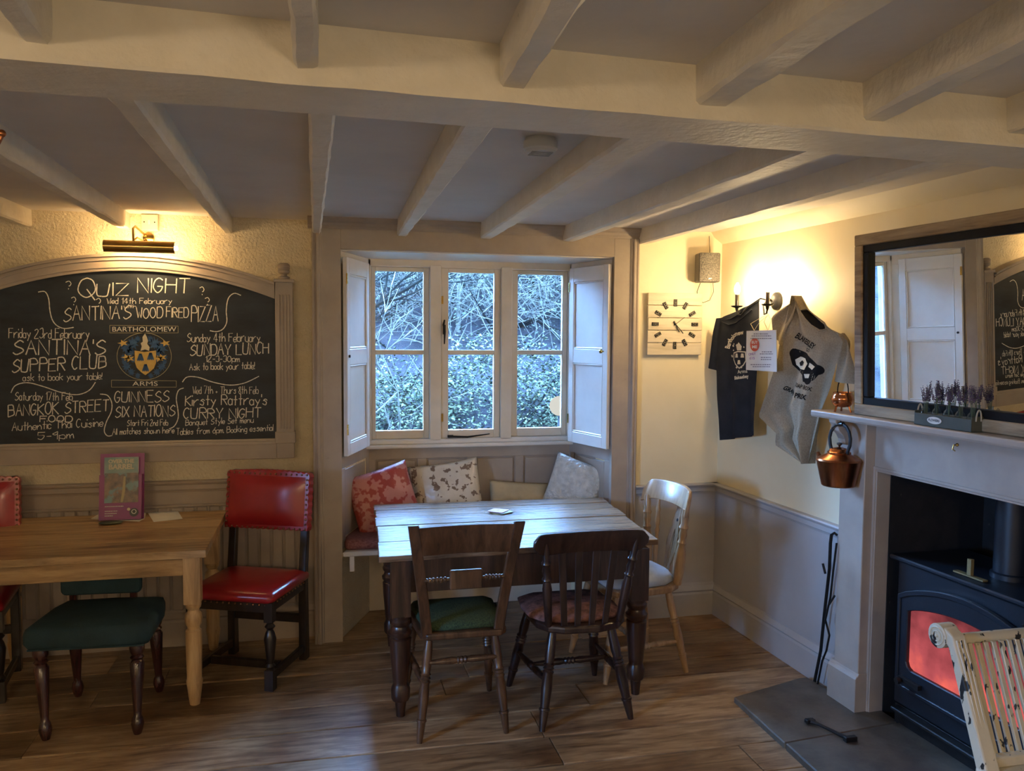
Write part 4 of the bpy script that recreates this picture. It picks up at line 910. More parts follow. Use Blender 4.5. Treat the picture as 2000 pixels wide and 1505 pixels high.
for s in (-1, 1): MB().turned((s*.165, .20, .455), (s*.205, cy2(.205, .84), .855), FP, 16).build('turned_post', m, cf, smooth=True)
SPN = [(0, .010), (.3, .014), (.5, .010), (.55, .015), (.6, .009), (.68, .015), (.8, .011), (.84, .015), (.88, .010), (1, .008)]
for s in (-1, 1): MB().turned((s*.105, .215, .455), (s*.125, cy2(.125, .84), .85), SPN, 12).build('spindle', m, cf, smooth=True)
half = [(.034, 0), (.038, .03), (.028, .06), (.044, .12), (.058, .17), (.052, .22), (.036, .255), (.050, .285), (.042, .32), (.028, .345), (.036, .385)]
Qs = Matrix.Translation((0, .222, .458)) @ Matrix.Rotation(math.radians(-14.5), 4, 'X')
# splat built as a ring between its outline and a pierced middle
b = MB()
hole = lambda t: .012 if .07 < t < .24 else 0
zs = [z for _, z in half]
for s in (-1, 1):
    for k in range(len(half)-1):
        (w0, z0_), (w1, z1_) = half[k], half[k+1]
        i0 = .0 if not (.06 <= z0_ <= .22) else .010; i1 = .0 if not (.06 <= z1_ <= .22) else .010
        b.hexa([(s*i0, -.005, z0_), (s*w0, -.005, z0_), (s*w0, .005, z0_), (s*i0, .005, z0_)], [(s*i1, -.005, z1_), (s*w1, -.005, z1_), (s*w1, .005, z1_), (s*i1, .005, z1_)])
b.box(-.004, .004, -.005, .005, .06, .22)
b.v = [tuple(Qs @ Vector(p)) for p in b.v]; b.build('fiddle_splat', m, cf)
b = MB(); b.turned((0, -.0058, .30), (0, .0058, .30), [(0, .009), (1, .009)], 14, Qs); b.build('splat_eye', M_['blacklac'], cf)

# cushions ------------------------------------------------------------------------------------
def cushion(name, c, w, h, th, rot, mat, lab, cat='cushion', pinch=.12, piping=False):
    t = bpy.data.objects  # noqa
    b = MB(); n = 22; front = []; back = []
    sd = random.random()*50
    for j in range(n+1):
        rf = []; rb = []
        for i in range(n+1):
            u, v = i/n*2-1, j/n*2-1
            e = max(0, (1-u*u)*(1-v*v))**.42
            px = u*(w/2)*(1-pinch*(1-v*v)*.35*abs(u)); pz = v*(h/2)*(1-pinch*(1-u*u)*.35*abs(v))
            wr = noise.noise(Vector((u*2.1+sd, v*2.1, sd)))*.012*e+noise.noise(Vector((u*5+sd, v*5, 1)))*.006*e
            rf.append((px, -th/2*e-wr, pz)); rb.append((px, th/2*e, pz))
        front.append(rf); back.append(rb)
    b.grid(front); b.grid([r[::-1] for r in back])
    o = b.build(name, M_[mat], smooth=True, ang=80)
    bm = bmesh.new(); bm.from_mesh(o.data); bmesh.ops.remove_doubles(bm, verts=bm.verts, dist=.0006); bmesh.ops.recalc_face_normals(bm, faces=bm.faces); bm.to_mesh(o.data); bm.free()
    o.location = c; o.rotation_euler = [math.radians(a) for a in rot]
    return tag(o, lab, cat, 'cushions on the window seat')
cushion('cushion', (.352, 4.885, .742), .40, .40, .13, (-14, -14, 14), 'damask', 'red and pink damask cushion at left end of window seat')
cushion('cushion', (.745, 5.01, .75), .44, .40, .13, (-16, -8, -6), 'birdprint', 'cream cushion printed with brown birds and twigs, second from left')
cushion('cushion', (1.215, 5.03, .665), .40, .28, .10, (-14, 5, 0), 'beige', 'plain beige low cushion between bird-print and quilted cushions')
cushion('cushion', (1.535, 4.90, .76), .36, .40, .12, (-10, 16, -38), 'quilt', 'white quilted leaf-pattern cushion at right end of window seat')
b = MB(); pad(b, rounded_rect(.19, .20, .03), .0, .055, .012); o = b.build('seat_pad_cushion', M_['seatpad'], smooth=True, ang=60); o.location = (.305, 4.86, .516); tag(o, 'flat red-brown striped pad on left end of the window seat', 'cushion', 'cushions on the window seat')

# ================================================================ CHALKBOARD
YB = DL-.05    # front of the slate
def bp(x, y): p = atY(x, y, YB); return (p.x, p.z)
cbx = bp(268, 700)[0]
cbd = empty('chalkboard', (cbx, YB, 1.02), 0, 'large arched pub chalkboard in a taupe frame listing quiz night and suppers', 'chalkboard')
def L_(x, y): p = bp(x, y); return (p[0]-cbx, p[1]-1.02)
xr = L_(538, 700)[0]; xl = -xr-.0; zb = (L_(537, 856)[1]+L_(8, 871)[1])/2; zs_ = L_(538, 582)[1]; zp = L_(262, 527)[1]
def arc(x0, x1, zs, zp, n=40, pw=2.0):
    return [(x0+(x1-x0)*k/n, zs+(zp-zs)*(1-abs(2*k/n-1)**pw)) for k in range(n+1)]
inner = [(xl, zb)]+[(xr, zb)]+arc(xr, xl, zs_, zp)
MB().prism(inner, .0, .012, 'y').build('slate', M_['slate'], cbd)
ow = xr+.01; fw_ = .035
def arcband(mb, d0, d1, y0, y1, x_=None):   # band following the arch
    x_ = x_ or xr; n = 48
    A = arc(-x_, x_, zs_+d0, zp+d0, n); B = arc(-x_, x_, zs_+d1, zp+d1, n)
    vs = []
    for (xa, za), (xb, zb2) in zip(A, B): vs += [(xa, y0, za), (xa, y1, za), (xb, y0, zb2), (xb, y1, zb2)]
    fs = []
    for i in range(n): a = 4*i; c = a+4; fs += [(a, c, c+2, a+2), (a+1, a+3, c+3, c+1), (a, a+1, c+1, c), (a+2, c+2, c+3, a+3)]
    fs += [(0, 2, 3, 1), (4*n, 4*n+1, 4*n+3, 4*n+2)]
    mb.add(vs, fs)
b = MB(); arcband(b, -.004, .012, -.016, .012); arcband(b, .012, .050, -.022, .045); arcband(b, .050, .060, -.032, .045); arcband(b, .060, .070, -.026, .045); arcband(b, .070, .084, -.042, .045)
b.build('arched_rail', M_['taupe'], cbd, smooth=True, ang=30)
b = MB(); b.box(-xr-.001, xr+.001, -.020, .045, zb-.105, zb-.008); b.box(-xr, xr, -.016, .012, zb-.008, zb+.006); b.box(-xr-.001, xr+.001, -.026, .045, zb-.024, zb-.008); b.build('bottom_rail', M_['taupe'], cbd, bevel=.002)
for s in (-1, 1):
    xa = s*(xr+.050)
    b = MB(); b.box(xa-.048, xa+.048, -.022, .045, zb-.105, zs_+.10); b.box(xa-.055, xa+.055, -.030, .045, zs_+.085, zs_+.105); b.box(xa-.055, xa+.055, -.030, .045, zb-.02, zb+.045)
    for q in (-.026, -.009, .009, .026): b.box(xa+q-.005, xa+q+.005, -.028, -.020, zb+.06, zs_+.02)
    b.build('side_post', M_['taupe'], cbd, bevel=.003)
    b = MB(); b.lathe([(.030, 0), (.032, .012), (.018, .018), (.016, .026), (.030, .034), (.033, .045), (.030, .052), (.033, .058), (.031, .066), (.034, .072), (.030, .082), (.022, .088), (.002, .090)], 22, Matrix.Translation((xa, .005, zs_+.105))); b.build('finial', M_['taupe'], cbd, smooth=True, ang=30)
GL = {'A': "023962 1555", 'B': "~0949585606 ~0656645302 0209", 'C': "~68492816143253", 'D': "0209 ~094967644202", 'E': "69090262 0656", 'F': "690902 0656",
'G': "~6849281614325365 6535", 'H': "0209 6269 0666", 'I': "3239", 'J': "~59533213", 'K': "0209 6906 0662", 'L': "090262", 'M': "0209346962", 'N': "02096269", 'O': "~391805133253655839", 'P': "0209 ~0949675606",
'Q': "~391805133253655839 3561", 'R': "0209 ~0949675606 2662", 'S': "~68492817265564532203", 'T': "0969 3932", 'U': "~090322425369", 'V': "093269", 'W': "0922365269", 'X': "0962 6902", 'Y': "093569 3532", 'Z': "09690262",
'a': "~553615133253 5652", 'b': "0209 ~053655534203", 'c': "~553615133253", 'd': "~553615133253 5952", 'e': "~1454554615133253", 'f': "~58492722 0646", 'g': "~553615133253 ~5651402010", 'h': "0209 ~04365452", 'i': "3236 3839",
'j': "~36312010 3839", 'k': "0209 5604 2452", 'l': "3932", 'm': "0206 ~042632 ~345662", 'n': "0206 ~04365452", 'o': "~36151332535536", 'p': "0006 ~053655534203", 'q': "~553615133253 5650", 'r': "0206 ~043656",
's': "~5536152544433203", 't': "3932 1656", 'u': "~0603324254 5652", 'v': "063256", 'w': "0612345266", 'x': "0652 5602", 'y': "0633 5610", 'z': "06560252",
'0': "~391805133253655839", '1': "173932", '2': "~083958460262", '3': "~08495645 ~4554532203", '4': "490464 4942", '5': "6909060656 ~0656543203", '6': "~5926042253554605", '7': "096922", '8': "~361849583614325336", '9': "~57361738595752",
'-': "1555", '.': "3233", '!': "3935 3332", '?': "~0839574535 3332", "'": "3937", '+': "1454 3335"}
def glyph(ch):
    out = []
    for st in GL[ch].split():
        cur = st[0] == '~'; st = st.lstrip('~'); P = [(int(st[i])/7, (int(st[i+1])-2)/7) for i in range(0, len(st)-1, 2)]
        out.append((P, cur))
    return out
def smoothline(P, n=5):
    R = []
    for i in range(len(P)-1):
        p0, p1, p2, p3 = P[max(i-1, 0)], P[i], P[i+1], P[min(i+2, len(P)-1)]
        for k in range(n):
            t = k/n; R.append(tuple(.5*((2*p1[a])+(-p0[a]+p2[a])*t+(2*p0[a]-5*p1[a]+4*p2[a]-p3[a])*t*t+(-p0[a]+3*p1[a]-3*p2[a]+p3[a])*t**3) for a in (0, 1)))
    R.append(P[-1]); return R
def ribbon(mb, P, w, y):
    n = len(P); vs = []
    for i in range(n):
        a = P[max(i-1, 0)]; c = P[min(i+1, n-1)]; dx, dz = c[0]-a[0], c[1]-a[1]; L = math.hypot(dx, dz) or 1
        ww = w*(.75+.35*abs(math.sin(i*1.3+P[0][0]*90))); ex = 0
        nx, nz = -dz/L*ww/2, dx/L*ww/2; vs += [(P[i][0]+nx, y, P[i][1]+nz), (P[i][0]-nx, y, P[i][1]-nz)]
    mb.add(vs, [(2*i, 2*i+1, 2*i+3, 2*i+2) for i in range(n-1)])
ZS = 2.7875
def zpt(x, y): return L_(x/ZS, 380+y/ZS)
def write(mb, text, x0, y0, x1, y1, h, w=.0045, caps_first=1.0):
    # layout in glyph units
    pos = 0; items = []
    for ch in text:
        if ch == ' ': pos += .62; continue
        gs = glyph(ch); xs = [p[0] for P, _ in gs for p in P]; mn, mx = min(xs), max(xs)
        items.append((gs, pos-mn)); pos += (mx-mn)+.20
    tot = pos-.20
    for gs, ox in items:
        jx, jy, js = random.uniform(-.02, .02), random.uniform(-.04, .04), random.uniform(.93, 1.07); sk = random.uniform(.0, .08)
        for P, cur in gs:
            Q = []
            for (gx, gy) in P:
                t = (ox+gx+jx+gy*sk)/tot; zx = x0+(x1-x0)*t; zy = y0+(y1-y0)*t-(gy*js+jy)*h
                Q.append(zpt(zx, zy))
            Q = smoothline(Q) if cur and len(Q) > 2 else Q
            ribbon(mb, Q, w, -.0012)
def curve_(mb, pts, w=.005): ribbon(mb, smoothline([zpt(*p) for p in pts], 6), w, -.0012)
TX = [('Q', 425, 560, 520, 560, 108, .006), ('UIZ', 528, 552, 700, 550, 68, .006), ('NIGHT', 750, 532, 1030, 536, 78, .006), ('?', 355, 515, 385, 515, 45, .004), ('?', 387, 600, 412, 600, 45, .004), ('?', 522, 610, 547, 608, 42, .004),
      ('?', 1086, 545, 1110, 545, 48, .004), ('?', 1116, 600, 1140, 600, 40, .004), ('Wed 14th February', 582, 594, 935, 594, 32, .0035), ('with', 675, 618, 742, 618, 22, .003), ("SANTINA'S", 345, 690, 712, 674, 76, .0055), ('WOOD', 742, 672, 885, 670, 58, .005),
      ('FIRED', 905, 668, 1026, 668, 54, .005), ('PIZZA', 1042, 690, 1188, 692, 84, .0055)]
TL_ = [('Friday 23rd February', 48, 780, 486, 782, 52, .004), ("SANTINA'S", 70, 872, 575, 872, 80, .0068), ('SUPPER CLUB', 65, 968, 577, 944, 70, .0062), ('ask to book your table!', 125, 1014, 555, 1006, 40, .0035), ('Saturday 17th Feb', 82, 1118, 394, 1120, 44, .0038),
       ('BANGKOK STREET', 45, 1208, 592, 1178, 64, .0055), ('FOOD', 218, 1236, 392, 1236, 34, .0055), ('Authentic Thai Cuisine', 65, 1284, 560, 1262, 44, .004), ('5-9pm', 205, 1334, 402, 1326, 40, .004)]
TC_ = [('GUINNESS', 625, 1130, 920, 1128, 60, .005), ('SIX NATIONS', 628, 1212, 952, 1206, 62, .0052), ('Start Fri 2nd Feb', 692, 1258, 914, 1256, 32, .0035), ('All matches shown here', 612, 1306, 948, 1298, 34, .0036)]
TR_ = [('Sunday 4th February', 1018, 802, 1416, 800, 48, .004), ('SUNDAY LUNCH', 1035, 876, 1462, 866, 60, .0058), ('12-3-30pm', 1120, 910, 1305, 910, 34, .0038), ('Ask to book your table!', 1032, 956, 1386, 948, 38, .0038), ('Wed 7th + Thurs 8th Feb', 1050, 1084, 1406, 1084, 40, .0034),
       ("Kirsty Rattray's", 1008, 1150, 1455, 1142, 58, .0052), ('CURRY NIGHT', 1000, 1218, 1422, 1214, 56, .0055), ('Banquet Style Set menu', 1010, 1256, 1380, 1240, 32, .0036), ('Tables from 6pm. Booking essential', 960, 1308, 1486, 1284, 34, .0036)]
for nm, T in (('chalk_heading', TX), ('chalk_lettering', TL_), ('chalk_lettering', TC_), ('chalk_lettering', TR_)):
    for (s, xa, ya, xb, yb, h, w) in T:
        b = MB(); write(b, s, xa, ya, xb, yb, h, w*.95); tag(b.build('chalk_line', M_['chalk'], cbd), kind='stuff')
b = MB()
for c in ([(208, 530), (245, 528), (265, 565), (272, 630), (285, 680), (310, 712), (350, 728), (402, 722)], [(1312, 548), (1275, 537), (1243, 565), (1232, 630), (1235, 690), (1215, 730), (1180, 745), (1143, 740)],
          [(60, 1078), (85, 1038), (150, 1023), (240, 1045), (330, 1075), (420, 1088), (485, 1065), (520, 1020)], [(545, 1085), (585, 1092), (608, 1130), (606, 1180), (580, 1235), (568, 1285), (585, 1312), (612, 1310)],
          [(1000, 1052), (972, 1065), (960, 1110), (968, 1165), (970, 1215), (950, 1258), (920, 1275)], [(993, 1020), (1020, 992), (1080, 994), (1160, 1020), (1250, 1036), (1330, 1025), (1410, 988)]): curve_(b, c)
tag(b.build('chalk_flourish', M_['chalk'], cbd), kind='stuff')
# painted crest
b = MB()
for (xa, ya, xb, yb) in ((598, 711, 970, 752), (607, 1009, 960, 1047)):
    q = [zpt(xa, ya), zpt(xb, ya+4), zpt(xb, yb), zpt(xa, yb)]
    for i in range(4): ribbon(b, [q[i], q[(i+1) % 4]], .0022, -.0010)
ribbon(b, [zpt(785+148*math.cos(a*PI/24), 880-128*math.sin(a*PI/24)) for a in range(49)], .0026, -.0010)
b.build('crest_outline', M_['crestline'], cbd)
def flatp(mb, pts, y=-.0010): mb.add([(p[0], y, p[1]) for p in (zpt(*q) for q in pts)], [tuple(range(len(pts)))])
b = MB(); put_text(b, 'BARTHOLOMEW', .05, lambda u, v: (zpt(786+u*1, 731)[0]+u*0, 0, 0)); b = MB()
def spread(mb, s, cx, cy, wz, hz_, y=-.0014, bold=.0):
    vs, fs = text_mesh(s, 1.0, bold=bold); xs = [v[0] for v in vs]; ys = [v[1] for v in vs]; w = max(xs)-min(xs); h = max(ys)-min(ys); mx = (max(xs)+min(xs))/2; my = (max(ys)+min(ys))/2
    mb.add([(lambda p: (p[0], y, p[1]))(zpt(cx+(u-mx)/w*wz, cy-(v-my)/h*hz_)) for u, v in vs], fs)
spread(b, 'BARTHOLOMEW', 786, 732, 348, 26); spread(b, 'ARMS', 790, 1028, 138, 24); tag(b.build('crest_lettering', M_['chalk'], cbd), kind='stuff')
b = MB(); random.seed(3)
for s in (-1, 1):
    for (cx, cy, r) in ((60, -70, 34), (95, -45, 34), (75, -20, 28), (112, 5, 18), (60, 20, 16), (95, 55, 26), (70, 85, 22), (35, 105, 18), (110, 30, 16), (35, -95, 20), (118, -65, 16)):
        n = 9; P = []
        for k in range(n*2): a = PI*k/n; rr = r*(1.15 if k % 2 else .6)*random.uniform(.8, 1.15); P.append((785+s*cx+rr*math.cos(a)*.9, 880+cy+rr*math.sin(a)))
        flatp(b, P)
b.build('crest_mantling', M_['blue'], cbd)
b = MB(); flatp(b, [(733, 848), (785, 856), (850, 848), (850, 915), (838, 945), (815, 965), (792, 982), (768, 965), (745, 942), (735, 912)], -.0016)
for s in (-1, 1):
    for (cx, cy, a0) in ((96, 5, 0), (115, -72, 40), (80, 12, 10)):
        P = []
        for k in range(10): a = 2*PI*k/10; rr = 24*(1.1 if k % 2 else .45); P.append((785+s*cx+rr*math.cos(a)*1.2, 880+cy+rr*math.sin(a)*.75))
        flatp(b, P, -.0013)
b.build('crest_shield', M_['gold'], cbd)
b = MB()
for (cx, cy) in ((765, 885), (820, 880), (793, 942)):
    for q in (-14, -5, 5, 14): flatp(b, [(cx+q*.3-3, cy-20), (cx+q*.3+3, cy-20), (cx+q+5, cy+14), (cx+q, cy+22), (cx+q-5, cy+14)], -.0020)
b.build('crest_bellflower', M_['blue'], cbd)
b = MB(); flatp(b, [(765, 850), (772, 825), (766, 808), (778, 800), (776, 775), (790, 755), (800, 775), (806, 795), (802, 812), (815, 830), (812, 850), (790, 842)], -.0019); b.build('crest_helm', M_['print_white'], cbd)
random.seed(11)

# brass picture light and switch ------------------------------------------------------------------
p0 = atY(203, 482, 4.60); p1 = atY(342, 482, 4.60)
pc = Vector(((p0.x+p1.x)/2, 4.60, 2.183)); hw = (p1.x-p0.x)/2
pi_ = empty('picture_light', (pc.x, DL, pc.z), 0, 'brass picture light with half-tube shade over the chalkboard', 'lamp')
yb = 4.60-DL
b = MB(); P = []
n = 14
for k in range(n+1): a = math.radians(70+ 190*k/n); P.append((yb+.031*math.cos(a), .031*math.sin(a)))
P2 = [(yb+(y-yb)*.93, z*.93) for y, z in P[::-1]]
b.prism(P+P2, -hw, hw, 'x'); b.build('shade', M_['brass'], pi_, smooth=True, ang=30)
b = MB(); b.tube([(-hw+.02, yb+.002, -.003), (hw+.012, yb+.002, -.003)], .010, 12); b.build('lamp_tube', M_['tube'], pi_, smooth=True)
b = MB(); b.tube([(0, -.008, .075), (-.01, -.05, .085), (-.03, yb+.05, .11), (-.035, yb+.02, .095), (-.03, yb, .03)], .006, 10); b.tube([(.0, -.01, .06), (-.005, -.04, .04), (-.018, yb+.03, .05), (-.03, yb+.01, .034)], .005, 8); b.build('arm', M_['brass'], pi_, smooth=True)
b = MB(); b.turned((.01, -.001, .065), (.01, -.02, .065), [(0, .03), (.6, .028), (1, .012)], 20); b.build('wall_plate', M_['brass'], pi_, smooth=True)
sp0 = atY(275, 414, DL-.01); sp1 = atY(312, 448, DL-.01)
t = empty('light_switch', ((sp0.x+sp1.x)/2, DL, (sp0.z+sp1.z)/2-.01), 0, 'cream surface-mounted switch box above the brass picture light', 'switch')
MB().box(-.043, .043, -.03, -.001, -.045, .045).build('box', M_['plastic'], t, bevel=.003)
MB().box(-.040, .040, -.036, -.030, -.040, .040).build('plate', M_['plastic'], t, bevel=.002)
MB().box(-.006, .006, -.041, -.036, -.012, .012).build('rocker', M_['plastic_w'], t, bevel=.001)
b = MB()
for s in (-1, 1): b.turned((s*.026, -.036, 0), (s*.026, -.038, 0), [(0, .004), (1, .003)], 10)
b.build('screws', M_['iron'], t)

# smoke alarm --------------------------------------------------------------------------------------
t = empty('smoke_alarm', (.686, 2.585, 2.375), 0, 'round white smoke alarm on the ceiling between two far joists', 'smoke alarm')
MB().lathe([(.047, 0), (.047, -.010), (.0555, -.012), (.0555, -.035), (.050, -.040)], 32).build('housing', M_['plastic_w'], t, smooth=True, ang=30)
b = MB(); b.lathe([(.047, -.040), (.044, -.047), (.020, -.050), (.002, -.050)], 32); b.build('cover', M_['plastic_w'], t, smooth=True, ang=30)
b = MB()
for k in range(5): b.box(-.035+.0*k, .035, -.028+k*.013, -.0255+k*.013, -.0515, -.048)
b.build('vents', paint('vent_grey_plastic', (.36,.36,.36), rough=.5), t)
# copper hook --------------------------------------------------------------------------------------
hp_ = atY(8, 268, 2.0)
hk = empty('copper_hook', (hp_.x-.02, 2.0, hp_.z), 0, 'copper hook with rounded tip at the upper left edge of the photo', 'hook')
# the hook is screwed into the far side of the main beam
b = MB(); b.tube([(-.012, -.045, 2.252-hp_.z), (-.012, -.025, -.0), (-.014, -.008, -.016), (-.004, 0, -.018), (.008, 0, -.014), (.014, 0, .0), (.016, 0, .006)], [.003, .003, .003, .004, .0045, .005, .005], 10); b.ball((.016, 0, .008), .0085); b.build('hook_bar', M_['copper_dark'], hk, smooth=True)

# speaker ----------------------------------------------------------------------------------------------
sk = empty('wall_speaker', (2.272, D-.012, 2.15), math.radians(-10), 'dark grey wall speaker high in the corner above the clock', 'speaker')
b = MB(); b.box(-.064, .066, -.135, -.03, -.087, .087); b.build('cabinet', M_['speaker'], sk, bevel=.010, segs=2)
b = MB(); rows = [[((-.060+.120*i/10), -.136-.010*(1-(2*i/10-1)**2), -.083+.166*j/8) for i in range(11)] for j in range(9)]; b.grid(rows); b.build('grille', M_['grille'], sk, smooth=True)
MB().box(-.012, .012, -.03, .0, -.03, .03).build('bracket', M_['iron'], sk)
b = MB(); put_text(b, 'JPW', .010, lambda u, v: (.0+u, -.1475, -.068+v), .0006); b.build('badge', M_['paper'], sk)
b = MB(); b.tube([(.03, -.02, .08), (.035, -.008, .11), (.03, -.006, .2)], .002, 6); b.build('cable', M_['cable'], sk)
cl = MB(); cl.tube(smooth3 if False else [(-.03, -.05, -.085), (-.045, -.03, -.14), (-.03, -.015, -.19), (.0, -.012, -.205), (.04, -.012, -.19), (.06, -.02, -.14), (.05, -.04, -.085)], .002, 6); cl.build('cable', M_['cable'], sk, smooth=True)
# clock --------------------------------------------------------------------------------------------------
ck_ = empty('domino_clock', (2.078, D-.012, 1.812), 0, 'square whitewashed plank clock with dominoes for numerals beside the window', 'clock')
HW, HH = .176, .188
for k in range(5):
    z0 = -HH+k*(2*HH/5); dx = random.uniform(-.003, .003); MB().box(-HW+dx, HW+dx, -.032, -.018, z0+.0015, z0+2*HH/5-.0015).build('clock_board', M_['clockwood'], ck_, bevel=.002)
b = MB(); b.box(-.10, -.07, -.018, -.0, -HH+.02, HH-.02); b.box(.07, .10, -.018, -.0, -HH+.02, HH-.02); b.build('batten', M_['clockwood'], ck_)
dm = None
for h in range(12):
    a = PI/2-h*PI/6; R_ = .128
    Q = Matrix.Translation((R_*math.cos(a), -.032, R_*math.sin(a))) @ Matrix.Rotation(-a, 4, 'Y')
    if dm is None:
        dm = MB().box(-.021, .021, -.007, 0, -.0105, .0105).build('domino', M_['blacklac'], ck_, bevel=.0015)
        o = dm
        pp = MB(); pp.box(-.0006, .0006, -.0075, -.007, -.009, .009)
        for u in (-.015, -.0105, -.006, .006, .0105, .015):
            for w in (-.006, .006): pp.turned((u, -.0075, w), (u, -.007, w), [(0, .0013), (1, .0013)], 8)
        pm = pp.build('pips', M_['print_white'], dm)
    else:
        o = dm.copy(); COL.objects.link(o); o.parent = ck_; q = pm.copy(); COL.objects.link(q); q.parent = o
    o.matrix_basis = Q
for nm, L, w, ang, y in (('hour_hand', .055, .006, 60, -.040), ('minute_hand', .075, .005, -52, -.042), ('second_hand', .07, .002, 32, -.044)):
    MB().box(-.02, L, y-.001, y+.001, -w/2, w/2, Matrix.Rotation(math.radians(-{'hour_hand': -62, 'minute_hand': -48, 'second_hand': 36}[nm]), 4, 'Y')).build(nm, M_['iron'], ck_)
b = MB(); b.turned((0, -.032, 0), (0, -.046, 0), [(0, .008), (.3, .004), (1, .003)], 12); b.build('spindle', M_['iron'], ck_)

# sconce ------------------------------------------------------------------------------------------------------
sc = wall_thing('wall_sconce', .62, 0, 1.935, 'black two-arm candle wall light with lit bulbs behind the T-shirts', 'lamp')
b = MB(); b.turned((0, .025, 0), (0, -.002, 0), [(0, .05), (.5, .048), (.8, .035), (1, .02)], 28); b.build('wall_plate', M_['iron'], sc, smooth=True)
for k, (ds, off) in enumerate(((-.19, .11), (.115, .11))):
    z = -.045
    b = MB(); b.tube([(0, -.01, 0), (ds*.25, -.05, .015), (ds*.5, -off*.9, -.03), (ds*.75, -off, -.075), (ds*.95, -off, -.07), (ds, -off, z)], .0045, 10); b.build('arm', M_['iron'], sc, smooth=True)
    b = MB(); b.lathe([(.004, z-.01), (.008, z), (.010, z+.012), (.030, z+.018), (.033, z+.024), (.012, z+.022)], 22, Matrix.Translation((ds, -off, 0))); b.build('drip_pan', M_['iron'], sc, smooth=True)
    b = MB(); b.lathe([(.011, z+.02), (.0115, z+.085), (.009, z+.088)], 16, Matrix.Translation((ds, -off, 0))); b.build('candle_sleeve', M_['black_wood'], sc, smooth=True)
    b = MB(); b.lathe([(.006, z+.088), (.014, z+.10), (.017, z+.115), (.013, z+.135), (.003, z+.152)], 16, Matrix.Translation((ds, -off, 0))); b.build('bulb', M_['bulb'], sc, smooth=True)
# T-shirts -------------------------------------------------------------------------------------------------------
def interp(P, t):
    L = [0]
    for i in range(len(P)-1): L.append(L[-1]+math.dist(P[i], P[i+1]))
    s = t*L[-1]
    for i in range(len(P)-1):
        if s <= L[i+1]+1e-9:
            f = (s-L[i])/max(1e-9, L[i+1]-L[i]); return (P[i][0]+(P[i+1][0]-P[i][0])*f, P[i][1]+(P[i+1][1]-P[i][1])*f)
    return P[-1]
def cloth(mb, left, right, off, fold, nu=26, nv=40, thick=.012, phase=0, base=None, apex=None):
    F = []; Bk = []
    for j in range(nv+1):
        a = interp(left, j/nv); c = interp(right, j/nv); rf = []; rb = []
        for i in range(nu+1):
            u = i/nu; x = a[0]+(c[0]-a[0])*u; y = a[1]+(c[1]-a[1])*u
            o = off+fold(u, j/nv)
            edge = min(1, min(u, 1-u)*8)
            p = atW(x, y, off); rf.append((p.x, -(o+thick*.5*edge), p.z)); rb.append((p.x, -(o-thick*.5*edge), p.z))
        F.append(rf); Bk.append(rb)
    mb.grid(F); mb.grid([r[::-1] for r in Bk])
    n = nu
    for G in (0, nv): pass
from mathutils.bvhtree import BVHTree
def bvh_of(o): return BVHTree.FromPolygons([v.co for v in o.data.vertices], [tuple(p.vertices) for p in o.data.polygons])
def drape(mb, tree, off0, lift=.0022, cut=True):    # lay flat print or trim onto the folds of the cloth
    bm = bmesh.new(); vs = [bm.verts.new(p) for p in mb.v]
    for f in mb.f:
        try: bm.faces.new([vs[i] for i in f])
        except ValueError: pass
    if cut:
        bmesh.ops.triangulate(bm, faces=bm.faces)
        for _ in range(3):
            es = [e for e in bm.edges if e.calc_length() > .010]
            if not es: break
            bmesh.ops.subdivide_edges(bm, edges=es, cuts=1); bmesh.ops.triangulate(bm, faces=bm.faces)
    for v in bm.verts:
        h = tree.ray_cast(Vector((v.co.x, -.6, v.co.z)), Vector((0, 1, 0)))[0]
        if h is not None: v.co.y = h.y+(v.co.y+off0)-lift
    bm.verts.index_update(); mb.v = [tuple(v.co) for v in bm.verts]; mb.f = [tuple(v.index for v in f.verts) for f in bm.faces]; bm.free()
g = wall_thing('t_shirt', 0, 0, 0, 'grey T-shirt with soap box race print hung from the wall by its shoulder', 't-shirt')
def fg(u, v): return (.030*math.sin(u*PI*3.6+v*1.6)+.013*math.sin(u*PI*8+v*4))*(.22+.78*min(1, max(0, (v-.42)/.4))+.35*max(0, .2-v)/.2)+.015*v
GO = .075
b = MB()
cloth(b, [(1553, 577), (1541, 612), (1527, 660), (1522, 700), (1508, 750), (1491, 812), (1528, 845), (1527, 868), (1580, 905)], [(1557, 577), (1575, 603), (1600, 625), (1640, 655), (1655, 660), (1636, 712), (1624, 760), (1606, 805), (1583, 905)], GO, fg, 34, 48)
body_g = b.build('body', M_['shirt_grey'], g, smooth=True, ang=80)
b = MB(); cloth(b, [(1640, 652), (1650, 664), (1640, 700), (1627, 745)], [(1646, 650), (1660, 668), (1667, 710), (1671, 750)], GO+.004, lambda u, v: .010*math.sin(u*7+v*4), 12, 16); b.build('sleeve', M_['shirt_grey'], g, smooth=True, ang=80)
b = MB(); cloth(b, [(1548, 590), (1522, 606), (1509, 620), (1511, 650), (1514, 660)], [(1556, 590), (1550, 620), (1540, 640), (1532, 668), (1530, 676)], GO+.008, lambda u, v: .008*math.sin(u*6+v*3), 12, 14); b.build('sleeve', M_['shirt_grey'], g, smooth=True, ang=80)
def ribW(mb, pts, off, w, y=None):
    P = [atW(x, yy_, off) for x, yy_ in pts]; mb.tube([(p.x, p.y, p.z) for p in P], w, 6, flat=1)
b = MB(); P = [atW(x, y, GO) for x, y in ((1570, 606), (1577, 604), (1590, 618), (1610, 634), (1612, 643), (1604, 643), (1588, 632), (1576, 618))]; b.add([tuple(p) for p in P], [tuple(range(8))]); drape(b, bvh_of(body_g), GO); b.build('neck_shade_patch', M_['print_and_shade_black'], g)  # black patch on the cloth paints the shade inside the neck
